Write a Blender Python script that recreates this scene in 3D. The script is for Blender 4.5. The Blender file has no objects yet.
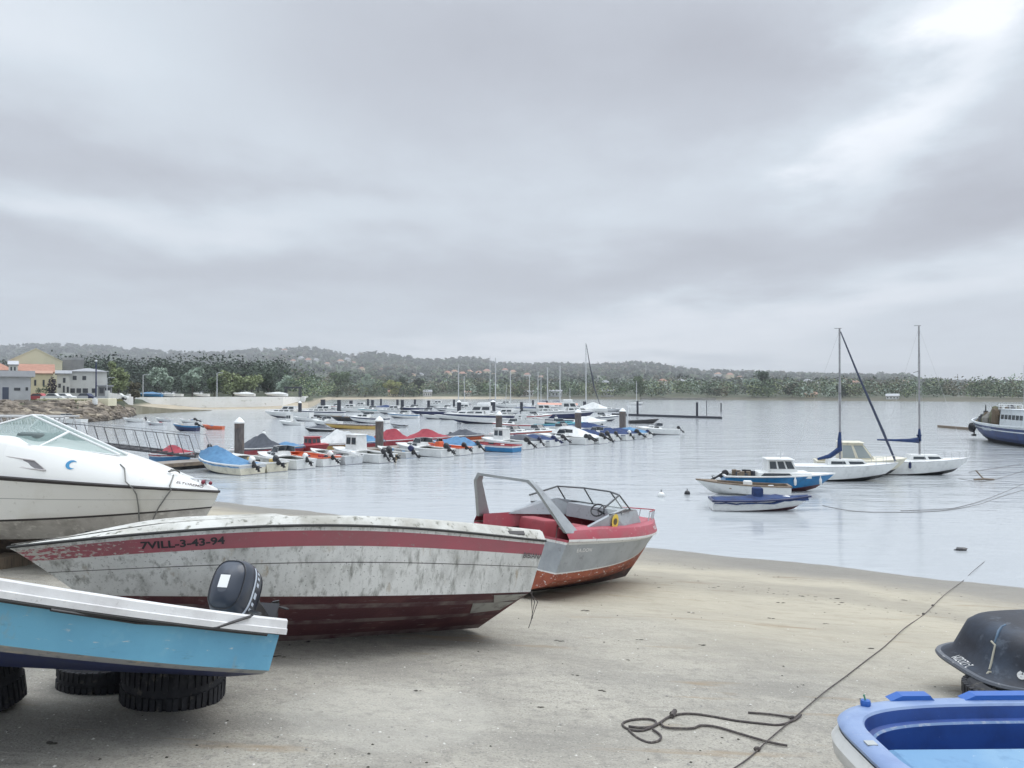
import bpy, math, random
from mathutils import Vector, Matrix, noise
from mathutils.bvhtree import BVHTree
random.seed(7)
rad=math.radians
sc=bpy.context.scene
C=sc.collection
CAMZ=4.5; HOR=393.0; F=800.0
def gz(x,y): return 2.58-.1*y-.061*x
def W(px,py,z=0.0):
    d=(CAMZ-z)*F/(py-HOR); return Vector(((px-512)/F*d,d,z))
def P(px,py,d): return Vector(((px-512)/F*d,d,CAMZ-(py-HOR)*d/F))
def G(px,py,dz=0.0):
    a=(px-512)/F; b=(py-HOR)/F
    d=(CAMZ-2.58-dz)/(b-.1-.061*a); return Vector((a*d,d,CAMZ-b*d))
def lerp(a,b,t): return a+(b-a)*t
def interp(x,tab):
    if x<=tab[0][0]: return tab[0][1]
    for (a,b),(c,d) in zip(tab,tab[1:]):
        if x<=c: return b+(d-b)*(x-a)/(c-a)
    return tab[-1][1]
# ---------------------------------------------------------------- materials
MATS={}
def _n(nt,t,**k):
    n=nt.nodes.new(t)
    for a,b in k.items(): setattr(n,a,b)
    return n
def noise_fac(nt,scale,lo,hi,stretch=None,detail=5,coord='Object'):
    tc=_n(nt,'ShaderNodeTexCoord'); src=tc.outputs[coord]
    if stretch:
        mp=_n(nt,'ShaderNodeMapping'); mp.inputs['Scale'].default_value=stretch; nt.links.new(src,mp.inputs[0]); src=mp.outputs[0]
    no=_n(nt,'ShaderNodeTexNoise'); no.inputs['Scale'].default_value=scale; no.inputs['Detail'].default_value=detail; no.inputs['Roughness'].default_value=.62
    nt.links.new(src,no.inputs['Vector'])
    mr=_n(nt,'ShaderNodeMapRange'); mr.inputs[1].default_value=lo; mr.inputs[2].default_value=hi
    nt.links.new(no.outputs[0],mr.inputs[0]); return mr.outputs[0]
def mixc(nt,fac,a,b):
    m=_n(nt,'ShaderNodeMix',data_type='RGBA')
    if isinstance(fac,float): m.inputs[0].default_value=fac
    else: nt.links.new(fac,m.inputs[0])
    for i,c in ((6,a),(7,b)):
        if isinstance(c,tuple): m.inputs[i].default_value=(*c[:3],1)
        else: nt.links.new(c,m.inputs[i])
    return m.outputs[2]
def mat(name,col,rough=.55,layers=(),bump=None,metal=0,trans=0,spec=.5,coat=0):
    """layers: (colour, scale, lo, hi, stretch) laid one over another"""
    if name in MATS: return MATS[name]
    m=bpy.data.materials.new(name); m.use_nodes=True; nt=m.node_tree; b=nt.nodes['Principled BSDF']
    b.inputs['Roughness'].default_value=rough; b.inputs['Metallic'].default_value=metal
    b.inputs['Specular IOR Level'].default_value=spec
    if trans: b.inputs['Transmission Weight'].default_value=trans; b.inputs['IOR'].default_value=1.1
    if coat: b.inputs['Coat Weight'].default_value=coat
    c=tuple(col)
    for L in layers:
        c2,s,lo,hi=L[:4]; st=L[4] if len(L)>4 else None
        c=mixc(nt,noise_fac(nt,s,lo,hi,st),c,c2)
    if isinstance(c,tuple): b.inputs['Base Color'].default_value=(*c,1)
    else: nt.links.new(c,b.inputs['Base Color'])
    if bump:
        f=noise_fac(nt,bump[0],0,1); bp=_n(nt,'ShaderNodeBump'); bp.inputs['Strength'].default_value=bump[1]; bp.inputs['Distance'].default_value=bump[2] if len(bump)>2 else .02
        nt.links.new(f,bp.inputs['Height']); nt.links.new(bp.outputs[0],b.inputs['Normal'])
    MATS[name]=m; return m
def paint(name,col,dirt=.35,rough=.35):
    d=tuple(c*(1-dirt)*.9 for c in col)
    return mat(name,col,rough,[(d,3.5,.5,.78),(tuple(c*.75 for c in col),22,.58,.8)],bump=(30,.05))
# ---------------------------------------------------------------- mesh builder
class MB:
    def __init__(s): s.v=[];s.f=[];s.m=[]
    def add(s,vs,fs,m=0):
        o=len(s.v); s.v+= [tuple(v) for v in vs]
        for f in fs: s.f.append(tuple(o+i for i in f)); s.m.append(m)
        return s
    def box(s,x0,x1,y0,y1,z0,z1,m=0,M=None):
        vs=[Vector((x,y,z)) for z in (z0,z1) for y in (y0,y1) for x in (x0,x1)]
        if M is not None: vs=[M@v for v in vs]
        return s.add(vs,[(0,2,3,1),(4,5,7,6),(0,1,5,4),(2,6,7,3),(0,4,6,2),(1,3,7,5)],m)
    def rbox(s,x0,x1,y0,y1,z0,z1,r=.05,m=0,M=None,n=3):
        """box with rounded vertical edges and a rounded top"""
        def ring(ins,z):
            out=[]
            for cx,cy,a0 in ((x1-r,y1-r,0),(x0+r,y1-r,90),(x0+r,y0+r,180),(x1-r,y0+r,270)):
                for k in range(n+1):
                    a=rad(a0+90*k/n); out.append(Vector((cx+(r-ins)*math.cos(a),cy+(r-ins)*math.sin(a),z)))
            return out
        rings=[ring(0,z0),ring(0,z1-r),ring(r*.3,z1-r*.3),ring(r*.95,z1)]
        if M is not None: rings=[[M@p for p in q] for q in rings]
        s.loft(rings,m,True); k=len(rings[0]); s.add(rings[-1],[tuple(range(k))],m); s.add(rings[0],[tuple(reversed(range(k)))],m); return s
    def loft(s,rows,m=0,closed=False):
        k=len(rows[0]); o=len(s.v)
        for r in rows: s.v+=[tuple(p) for p in r]
        mm=m if callable(m) else (lambda i,j:m)
        for i in range(len(rows)-1):
            for j in range(k if closed else k-1):
                a=o+i*k+j; b=o+i*k+(j+1)%k; s.f.append((a,b,b+k,a+k)); s.m.append(mm(i,j))
        return s
    def tube(s,path,r,n=6,m=0,cap=True):
        path=[Vector(p) for p in path]; R=r if isinstance(r,(list,tuple)) else [r]*len(path)
        rings=[]
        up=Vector((0,0,1))
        for i,p in enumerate(path):
            t=(path[min(i+1,len(path)-1)]-path[max(i-1,0)])
            if t.length<1e-9: t=Vector((0,0,1))
            t.normalize()
            a=t.cross(up)
            if a.length<.05: a=t.cross(Vector((0,1,0)))
            a.normalize(); b=t.cross(a)
            rings.append([p+(a*math.cos(2*math.pi*k/n)+b*math.sin(2*math.pi*k/n))*R[i] for k in range(n)])
        s.loft(rings,m,True)
        if cap: s.add(rings[0],[tuple(range(n))],m); s.add(rings[-1],[tuple(reversed(range(n)))],m)
        return s
    def lathe(s,prof,n=24,m=0,c=(0,0,0)):
        rows=[[Vector((c[0]+r*math.cos(2*math.pi*k/n),c[1]+r*math.sin(2*math.pi*k/n),c[2]+z)) for k in range(n)] for r,z in prof]
        return s.loft(rows,m,True)
    def prism(s,poly,vec,m=0):
        a=[Vector(p) for p in poly]; v=Vector(vec); n=len(a)
        s.add(a+[p+v for p in a],[tuple(range(n)),tuple(reversed(range(n,2*n)))]+[(i,(i+1)%n,n+(i+1)%n,n+i) for i in range(n)],m); return s
    def ball(s,c,r,m=0,n=8,k=5,jit=0,sq=1):
        c=Vector(c); R=r if isinstance(r,(tuple,list)) else (r,r,r); rows=[]
        for i in range(k+1):
            th=math.pi*i/k; row=[]
            for j in range(n):
                q=1+random.uniform(-jit,jit) if 0<i<k else 1
                row.append(c+Vector((R[0]*math.sin(th)*math.cos(2*math.pi*j/n)*q,R[1]*math.sin(th)*math.sin(2*math.pi*j/n)*q,R[2]*math.cos(th)*q)))
            rows.append(row)
        return s.loft(rows,m,True)
    def build(s,name,mats,parent=None,smooth=False,loc=None,label=None,angle=None):
        me=bpy.data.meshes.new(name); me.from_pydata(s.v,[],s.f)
        if not isinstance(mats,(list,tuple)): mats=[mats]
        for q in mats: me.materials.append(q)
        me.polygons.foreach_set('material_index',s.m)
        if smooth:
            me.polygons.foreach_set('use_smooth',[True]*len(s.f))
        me.update()
        if smooth:
            try: me.set_sharp_from_angle(angle=rad(angle or 38))
            except Exception: pass
        o=bpy.data.objects.new(name,me); C.objects.link(o)
        if parent: o.parent=parent
        if loc is not None: o.location=loc
        if label: o['label']=label
        return o
def tag(o,label,cat,group=None,kind=None):
    o['label']=label
    if cat: o['category']=cat
    if group: o['group']=group
    if kind: o['kind']=kind
    return o
def thing(name,label,cat,loc=(0,0,0),rot=(0,0,0),group=None):
    o=bpy.data.objects.new(name,None); C.objects.link(o); o.empty_display_size=.3
    o.location=loc; o.rotation_euler=rot; return tag(o,label,cat,group)
def struct(name,mb,mats,label,smooth=False,kind='structure'):
    o=mb.build(name,mats,smooth=smooth); o['kind']=kind; o['label']=label; return o
# ---------------------------------------------------------------- lettering
def text_tris(txt,size,bold=0.0,extrude=0):
    cu=bpy.data.curves.new('lettering','FONT'); cu.body=txt; cu.size=size; cu.align_x='CENTER'; cu.align_y='CENTER'; cu.offset=bold; cu.resolution_u=3
    ob=bpy.data.objects.new('lettering',cu); C.objects.link(ob)
    dg=bpy.context.evaluated_depsgraph_get(); me=bpy.data.meshes.new_from_object(ob.evaluated_get(dg))
    vs=[v.co.copy() for v in me.vertices]; fs=[tuple(p.vertices) for p in me.polygons]
    bpy.data.objects.remove(ob); bpy.data.meshes.remove(me); bpy.data.curves.remove(cu); return vs,fs
def decal(name,vs,fs,target,origin,right,up,m,parent,off=.004,dist=.6):
    """shape lying on the target part's surface (same parent space)"""
    me=target.data; bv=BVHTree.FromPolygons([v.co for v in me.vertices],[p.vertices for p in me.polygons])
    right=Vector(right).normalized(); up=Vector(up).normalized(); nrm=right.cross(up).normalized(); o=Vector(origin)
    out=[]
    for v in vs:
        p=o+right*v.x+up*v.y
        hit=bv.ray_cast(p+nrm*dist,-nrm)
        q=hit[0] if hit[0] is not None else p
        out.append(q+nrm*off)
    b=MB(); b.add(out,fs); return b.build(name,m,parent)
def disc(r,n=20,c=(0,0)):
    vs=[Vector((c[0],c[1],0))]+[Vector((c[0]+r*math.cos(2*math.pi*k/n),c[1]+r*math.sin(2*math.pi*k/n),0)) for k in range(n)]
    return vs,[(0,1+k,1+(k+1)%n) for k in range(n)]
class HG:
    """hull surface: t 0 stern..1 bow, v 0 keel..1 sheer; x forward, y port, z up"""
    def __init__(s,**k):
        s.L=5;s.B=1.9;s.D=1.0;s.rake=.9;s.sr=.15;s.hump=0;s.zc0=.35;s.zc1=.7;s.bc=.85;s.kr=.35;s.tr=.92;s.tm=.4;s.p=2.2;s.vc=.35;s.round=False;s.flare=.0;s.trake=.0;s.ks=.55;s.k0=0;s.rexp=1.3
        for a,b in k.items(): setattr(s,a,b)
    def w(s,t):
        if t<s.tm: return s.B/2*(s.tr+(1-s.tr)*math.sin(math.pi/2*t/s.tm))
        q=(t-s.tm)/(1-s.tm)
        return s.B/2*max(0,1-q**s.p)
    def zs(s,t): return s.D+s.sr*t*t+s.hump*math.sin(math.pi*t)
    def zk(s,t): return s.k0+s.kr*max(0,(t-s.ks)/(1-s.ks))**2.2
    def pt(s,t,v):
        w=s.w(t);zs=s.zs(t);zk=s.zk(t)
        if s.round:
            a=v*math.pi/2
            y=w*math.sin(a)**.75; z=zk+(zs-zk)*(1-math.cos(a))**.85
            f=(z-zk)/max(1e-6,zs-zk)
        else:
            yc=s.bc*w*(1-.35*t**3); zc=lerp(s.zc0,s.zc1,t**2)
            zc=max(zc,zk)
            if v<s.vc:
                q=v/s.vc; y=yc*q; z=zk+(zc-zk)*q
            else:
                q=(v-s.vc)/(1-s.vc); y=yc+(w-yc)*(q**(1+s.flare)); z=zc+(zs-zc)*q
            f=(z-zk)/max(1e-6,zs-zk)
        x=t*(s.L-s.rake*(1-max(0,min(1,f)))**s.rexp) - s.trake*(f)*(1-t)**6
        return (x,y,z)
# ---------------------------------------------------------------- boat parts from a hull surface
def hull_part(h,bands,mats,parent,nt=26,name='hull',transom=None,t0=0,label=None):
    b=MB(); vs=[];bm=[]
    for (v0,v1,mi,n) in bands:
        for k in range(n): vs.append(lerp(v0,v1,k/n)); bm.append(mi)
    vs.append(bands[-1][1])
    ts=[t0+(1-t0)*(1-(1-i/nt)**1.35) for i in range(nt+1)]
    for sd in (1,-1):
        rows=[[(p[0],p[1]*sd,p[2]) for p in (h.pt(t,v) for v in vs)] for t in ts]
        if sd<0: rows=[r for r in rows]
        b.loft(rows,lambda i,j:bm[j])
    pr=[h.pt(t0,v) for v in vs]
    for j in range(len(vs)-1):
        a,c=pr[j],pr[j+1]
        b.add([a,c,(c[0],-c[1],c[2]),(a[0],-a[1],a[2])],[(0,1,2,3)],bm[j] if transom is None else (transom if transom>=0 else bm[j]))
    return b.build(name,mats,parent,smooth=True,angle=28,label=label)
def inner_part(h,m,parent,t1=.9,v0=.35,th=.045,nt=14,name='inner_liner',t0=0.0,drop=.03):
    b=MB(); ts=[t0+(t1-t0)*i/nt for i in range(nt+1)]; vv=[v0,lerp(v0,1,.4),lerp(v0,1,.8),1]
    def q(t,v,sd,first=False):
        x,y,z=h.pt(t,v); return (x+(th if first else 0),max(0.0,y-th)*sd,z-(drop if v==1 else 0))
    for sd in (1,-1): b.loft([[q(t,v,sd,i==0) for v in vv] for i,t in enumerate(ts)],0)
    b.loft([[q(t,v0,1,i==0),q(t,v0,-1,i==0)] for i,t in enumerate(ts)],0)
    for e in (0,nt):
        b.loft([[q(ts[e],v,1,e==0) for v in vv],[q(ts[e],v,-1,e==0) for v in vv]],0)
    return b.build(name,m,parent)
def rail_part(h,m,parent,w=.03,hh=.05,inn=.06,nt=24,name='gunwale',dz=0.0,t0=0,transom=True,t1=1.0,label=None):
    """flat rail capping the sheer: outward w, inward inn, height hh"""
    b=MB()
    ts=[t0+(t1-t0)*(1-(1-i/nt)**1.35) for i in range(nt+1)]
    for sd in (1,-1):
        rows=[]
        for t in ts:
            x,y,z=h.pt(t,1); z+=dz
            yo=y+w; yi=max(.004,y-inn); xx=x+(w if t>.995 else 0)
            rows.append([Vector((xx,yo*sd,z-hh)),Vector((xx,yo*sd,z+.006)),Vector((xx,(yo-.012)*sd,z+.015)),Vector((x,yi*sd,z+.015)),Vector((x,yi*sd,z-hh))])
        b.loft(rows,0,True)
        b.add(rows[0],[(0,1,2,3,4)],0)
    if transom:
        x,y,z=h.pt(t0,1); z+=dz; b.box(x-w,x+inn,-y-w+.003,y+w-.003,z-hh-.002,z+.017)
    return b.build(name,m,parent,smooth=True,angle=30,label=label)
def rub_part(h,m,parent,v=1.0,r=.018,nt=24,name='rub_rail',dz=0,t0=0,n=6,sides=(1,-1)):
    b=MB()
    for sd in sides:
        pts=[]
        for i in range(nt+1):
            t=t0+(1-t0)*(1-(1-i/nt)**1.35); x,y,z=h.pt(t,v); pts.append((x,(y+r*.4)*sd,z+dz))
        b.tube(pts,r,n)
    return b.build(name,m,parent,smooth=True)
def deck_part(h,m,parent,t0,t1=1.0,camber=.05,nt=12,name='foredeck',dz=0.0,inset=0.0,label=None,end=True):
    b=MB(); rows=[]
    for i in range(nt+1):
        t=lerp(t0,t1,1-(1-i/nt)**1.3); x,y,z=h.pt(t,1); y=max(.002,y-inset); z+=dz
        rows.append([(x,y*q,z+camber*(1-q*q)*min(1,y*2.5/h.B*1.6)) for q in (1,.6,.2,-.2,-.6,-1)])
    b.loft(rows,0)
    if end:
        lo=[(p[0],p[1],p[2]-.06) for p in rows[0]]; b.loft([rows[0],lo],0)
    return b.build(name,m,parent,smooth=True,label=label)
def outboard(parent,loc,m_cowl,m_leg,tilt=60,s=1.0,detail=False,n=8,yawoff=0):
    b=MB()
    # leg : clamp, midsection, gearcase, plate, skeg   (local: forward +x)
    b.box(-.03,.10,-.11,.11,-.22,.05)
    b.box(-.16,-.03,-.08,.08,-.30,.08)
    rows=[]
    for z,a,c,x0 in ((.16,.14,.09,-.14),(-.02,.12,.07,-.15),(-.25,.09,.055,-.14),(-.55,.08,.045,-.13),(-.72,.10,.04,-.13)):
        rows.append([Vector((x0+a*math.cos(2*math.pi*k/10),c*math.sin(2*math.pi*k/10),z)) for k in range(10)])
    b.loft(rows,0,True); b.box(-.33,.0,-.10,.10,-.585,-.565)
    b.tube([(.03,0,-.76),(-.02,0,-.76),(-.16,0,-.76),(-.28,0,-.76),(-.33,0,-.76)],[.01,.045,.055,.045,.02],8)
    b.prism([(-.02,.008,-.78),(-.20,.008,-.78),(-.24,.008,-.98),(-.17,.008,-.99)],(0,-.016,0))
    o=b.build('outboard_motor',m_leg,parent,smooth=True,angle=30)
    R=Matrix.Rotation(rad(yawoff),4,'Z')@Matrix.Rotation(rad(tilt),4,'Y')
    o.matrix_local=Matrix.Translation(loc)@R@Matrix.Scale(s,4)
    c=MB(); rows=[]
    prof=((.10,.17,.12,-.12),(.14,.25,.165,-.12),(.20,.275,.18,-.115),(.32,.28,.185,-.11),(.44,.27,.18,-.10),(.54,.235,.155,-.09),(.60,.18,.11,-.085),(.625,.09,.05,-.08)) if detail else ((.10,.17,.12,-.12),(.18,.26,.17,-.12),(.42,.27,.18,-.11),(.56,.2,.13,-.1),(.60,.1,.06,-.1))
    k2=28 if detail else n
    def se(a,e): 
        c_,s_=math.cos(a),math.sin(a); return (abs(c_)**e*(1 if c_>=0 else -1),abs(s_)**e*(1 if s_>=0 else -1))
    for z,a,w,x0 in prof: rows.append([Vector((x0+a*se(2*math.pi*k/k2,.7)[0],w*se(2*math.pi*k/k2,.7)[1],z)) for k in range(k2)])
    c.loft(rows,0,True); c.add(rows[-1],[tuple(range(k2))]); c.add(rows[0],[tuple(reversed(range(k2)))])
    co=c.build('cowl',m_cowl,o,smooth=True,angle=50)
    pb=MB()
    pb.tube([(-.33,0,-.76),(-.41,0,-.76)],[.03,.02],8)
    for k in range(3):
        M=Matrix.Translation((-.37,0,-.76))@Matrix.Rotation(2*math.pi*k/3,4,'X')@Matrix.Rotation(.5,4,'Z')
        vs=[M@Vector(p) for p in ((0,-.02,.02),(0,.02,.02),(0,.06,.11),(0,.0,.14),(0,-.05,.10))]
        pb.prism(vs,M.to_3x3()@Vector((.01,0,0)))
    pb.build('propeller',MATS['dark_metal'],o)
    return o,co
def cabin_part(parent,x0,x1,w0,w1,z0,z1,m,mw,rake_f=.35,rake_a=.05,tumb=.1,win=(.45,.85),split=3,name='cabin',roof=True,front=True,mroof=None):
    """tapered wheelhouse: half-width w0 aft, w1 forward; windows are sub-parts"""
    tw=1-tumb
    zb=z0
    b=MB()
    base=[(x0,w0),(x1,w1),(x1,-w1),(x0,-w0)]
    top=[(x0+rake_a,w0*tw),(x1-rake_f,w1*tw),(x1-rake_f,-w1*tw),(x0+rake_a,-w0*tw)]
    B=[Vector((x,y,zb)) for x,y in base];T=[Vector((x,y,z1)) for x,y in top]
    b.add(B+T,[(0,1,5,4),(1,2,6,5),(2,3,7,6),(3,0,4,7),(4,5,6,7)])
    c=b.build(name,m,parent)
    def onface(i,j,u,v): # between corner i and j
        lo=B[i].lerp(B[j],u);hi=T[i].lerp(T[j],u); return lo.lerp(hi,v)
    faces=[(0,1,split),(2,3,split)]
    if front: faces.append((1,2,2))
    for (i,j,n) in faces:
        nrm=(B[j]-B[i]).cross(T[i]-B[i]).normalized(); mid=(B[i]+B[j])/2-sum(B,Vector((0,0,0)))/4; nrm=nrm if nrm.dot(mid)>0 else -nrm
        for k in range(n):
            u0=(k+.1)/n*.94+.03;u1=(k+.9)/n*.94+.03
            w=MB(); q=[onface(i,j,u0,win[0]),onface(i,j,u1,win[0]),onface(i,j,u1,win[1]),onface(i,j,u0,win[1])]
            w.prism([p+nrm*.004 for p in q],nrm*.012); w.build('window',mw,c)
    if roof:
        r=MB(); e=.07; r.rbox(x0+rake_a-e,x1-rake_f+e*1.5,-w0*tw-e,w0*tw+e,z1+.003,z1+.05,r=.04)
        r.build('roof',mroof or m,c,smooth=True)
    return c
def tarp_part(h,m,parent,t0=.02,t1=.97,ridge=.4,peak=.4,name='tarpaulin',sag=.04,wob=.03):
    b=MB(); rows=[]; n=18; L_seed=h.L*7.3+ridge*31+peak*5
    for i in range(n+1):
        t=lerp(t0,t1,i/n); x,y,z=h.pt(t,1); y+=.045
        rz=ridge*(math.exp(-((t-peak)/.33)**2)*(1+.22*noise.noise(Vector((t*7,L_seed,0)))))+.05
        row=[]
        for k in range(9):
            q=1-2*k/8; a=1-abs(q)
            zz=z+rz*(a**1.25)-(.12 if abs(q)==1 else 0)+ (noise.noise(Vector((x*2.6,q*2.5,h.L)))*wob*2.2)
            row.append((x,y*q,zz))
        rows.append(row)
    b.loft(rows,0); 
    for r,sx in ((rows[0],-.02),(rows[-1],.02)):
        b.loft([r,[(p[0]+sx,p[1],min(p[2],r[0][2])) for p in r]],0)
    return b.build(name,m,parent,smooth=True,angle=60)
def windscreen_part(parent,x0,x1,w,z0,hgt,mg,mf,rake=.25,name='windscreen',r=.012):
    """raked screen: aft side panes and a curved front"""
    base=[Vector((x0,w,z0)),Vector((x1-.08,w*.82,z0)),Vector((x1,w*.35,z0)),Vector((x1,-w*.35,z0)),Vector((x1-.08,-w*.82,z0)),Vector((x0,-w,z0))]
    top=[Vector((x0-.02,w*.93,z0+hgt*.85)),Vector((x1-.08-rake,w*.76,z0+hgt)),Vector((x1-rake,w*.3,z0+hgt)),Vector((x1-rake,-w*.3,z0+hgt)),Vector((x1-.08-rake,-w*.76,z0+hgt)),Vector((x0-.02,-w*.93,z0+hgt*.85))]
    b=MB(); b.loft([base,top],0); g=b.build(name,mg,parent)
    f=MB(); f.tube(top,r,6); f.tube(base,r,6)
    for i in (0,1,4,5): f.tube([base[i],top[i]],r,6)
    f.build('screen_frame',mf,g,smooth=True)
    return g
MM={}
def setup_mats():
    w=lambda n,c,**k:paint(n,c,**k)
    MM['white']=paint('white_gelcoat',(.78,.79,.78),dirt=.16)
    MM['cream']=paint('cream_gelcoat',(.72,.68,.55),.3)
    MM['grey']=paint('grey_gelcoat',(.42,.44,.47),.3)
    MM['lgrey']=paint('light_grey_gelcoat',(.6,.62,.64),.3)
    MM['blue']=paint('blue_paint',(.02,.19,.42),.3)
    MM['navy']=paint('navy_paint',(.012,.022,.085),.3)
    MM['red']=paint('red_paint',(.42,.06,.07),.3)
    MM['maroon']=paint('maroon_paint',(.10,.018,.03),.3)
    MM['yellow']=paint('yellow_paint',(.62,.42,.12),.3)
    MM['orange']=paint('orange_paint',(.66,.14,.05),.3)
    MM['green']=paint('green_paint',(.05,.22,.14),.3)
    MM['teal']=paint('teal_paint',(.08,.36,.42),.3)
    MM['black']=mat('black_plastic',(.022,.023,.027),.4,[((.05,.05,.055),9,.5,.8)])
    mat('dark_metal',(.05,.05,.055),.4,metal=.6)
    MM['steel']=mat('stainless_steel',(.55,.56,.58),.28,metal=1.0)
    MM['alu']=mat('aluminium',(.62,.63,.65),.42,[((.4,.41,.43),8,.5,.75)],metal=.5)
    MM['glass']=mat('dark_glass',(.03,.04,.05),.08,spec=.8)
    MM['bluetarp']=mat('blue_tarpaulin',(.09,.24,.42),.6,[((.05,.15,.30),2.5,.4,.7)],bump=(6,.5,.05))
    MM['navytarp']=mat('navy_canvas',(.014,.045,.15),.75,[((.01,.02,.07),4,.4,.7)],bump=(8,.5,.04))
    MM['greytarp']=mat('grey_canvas',(.09,.10,.12),.8,[((.05,.055,.07),3,.4,.7)],bump=(8,.5,.04))
    MM['whitetarp']=mat('white_tarpaulin',(.72,.73,.72),.55,[((.5,.52,.52),2.2,.45,.75)],bump=(5,.5,.05))
    MM['redtarp']=mat('red_canvas',(.38,.045,.065),.7,[((.26,.02,.04),3,.4,.7)],bump=(8,.5,.04))
    MM['wood']=mat('weathered_wood',(.24,.19,.14),.8,[((.13,.10,.08),4,.4,.7,(1,8,1))])
    MM['rope']=mat('dark_rope',(.07,.06,.06),.9,[((.16,.14,.12),40,.5,.7)])
    MM['prope']=mat('pale_rope',(.45,.42,.34),.9,[((.25,.22,.17),40,.5,.7)])
    MM['rubber']=mat('tyre_rubber',(.018,.019,.024),.8,[((.045,.045,.05),7,.5,.75),((.12,.11,.09),11,.58,.76)],bump=(25,.4))
    MM['interior']=mat('dirty_liner',(.45,.46,.45),.6,[((.24,.24,.22),5,.45,.75)])
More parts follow.
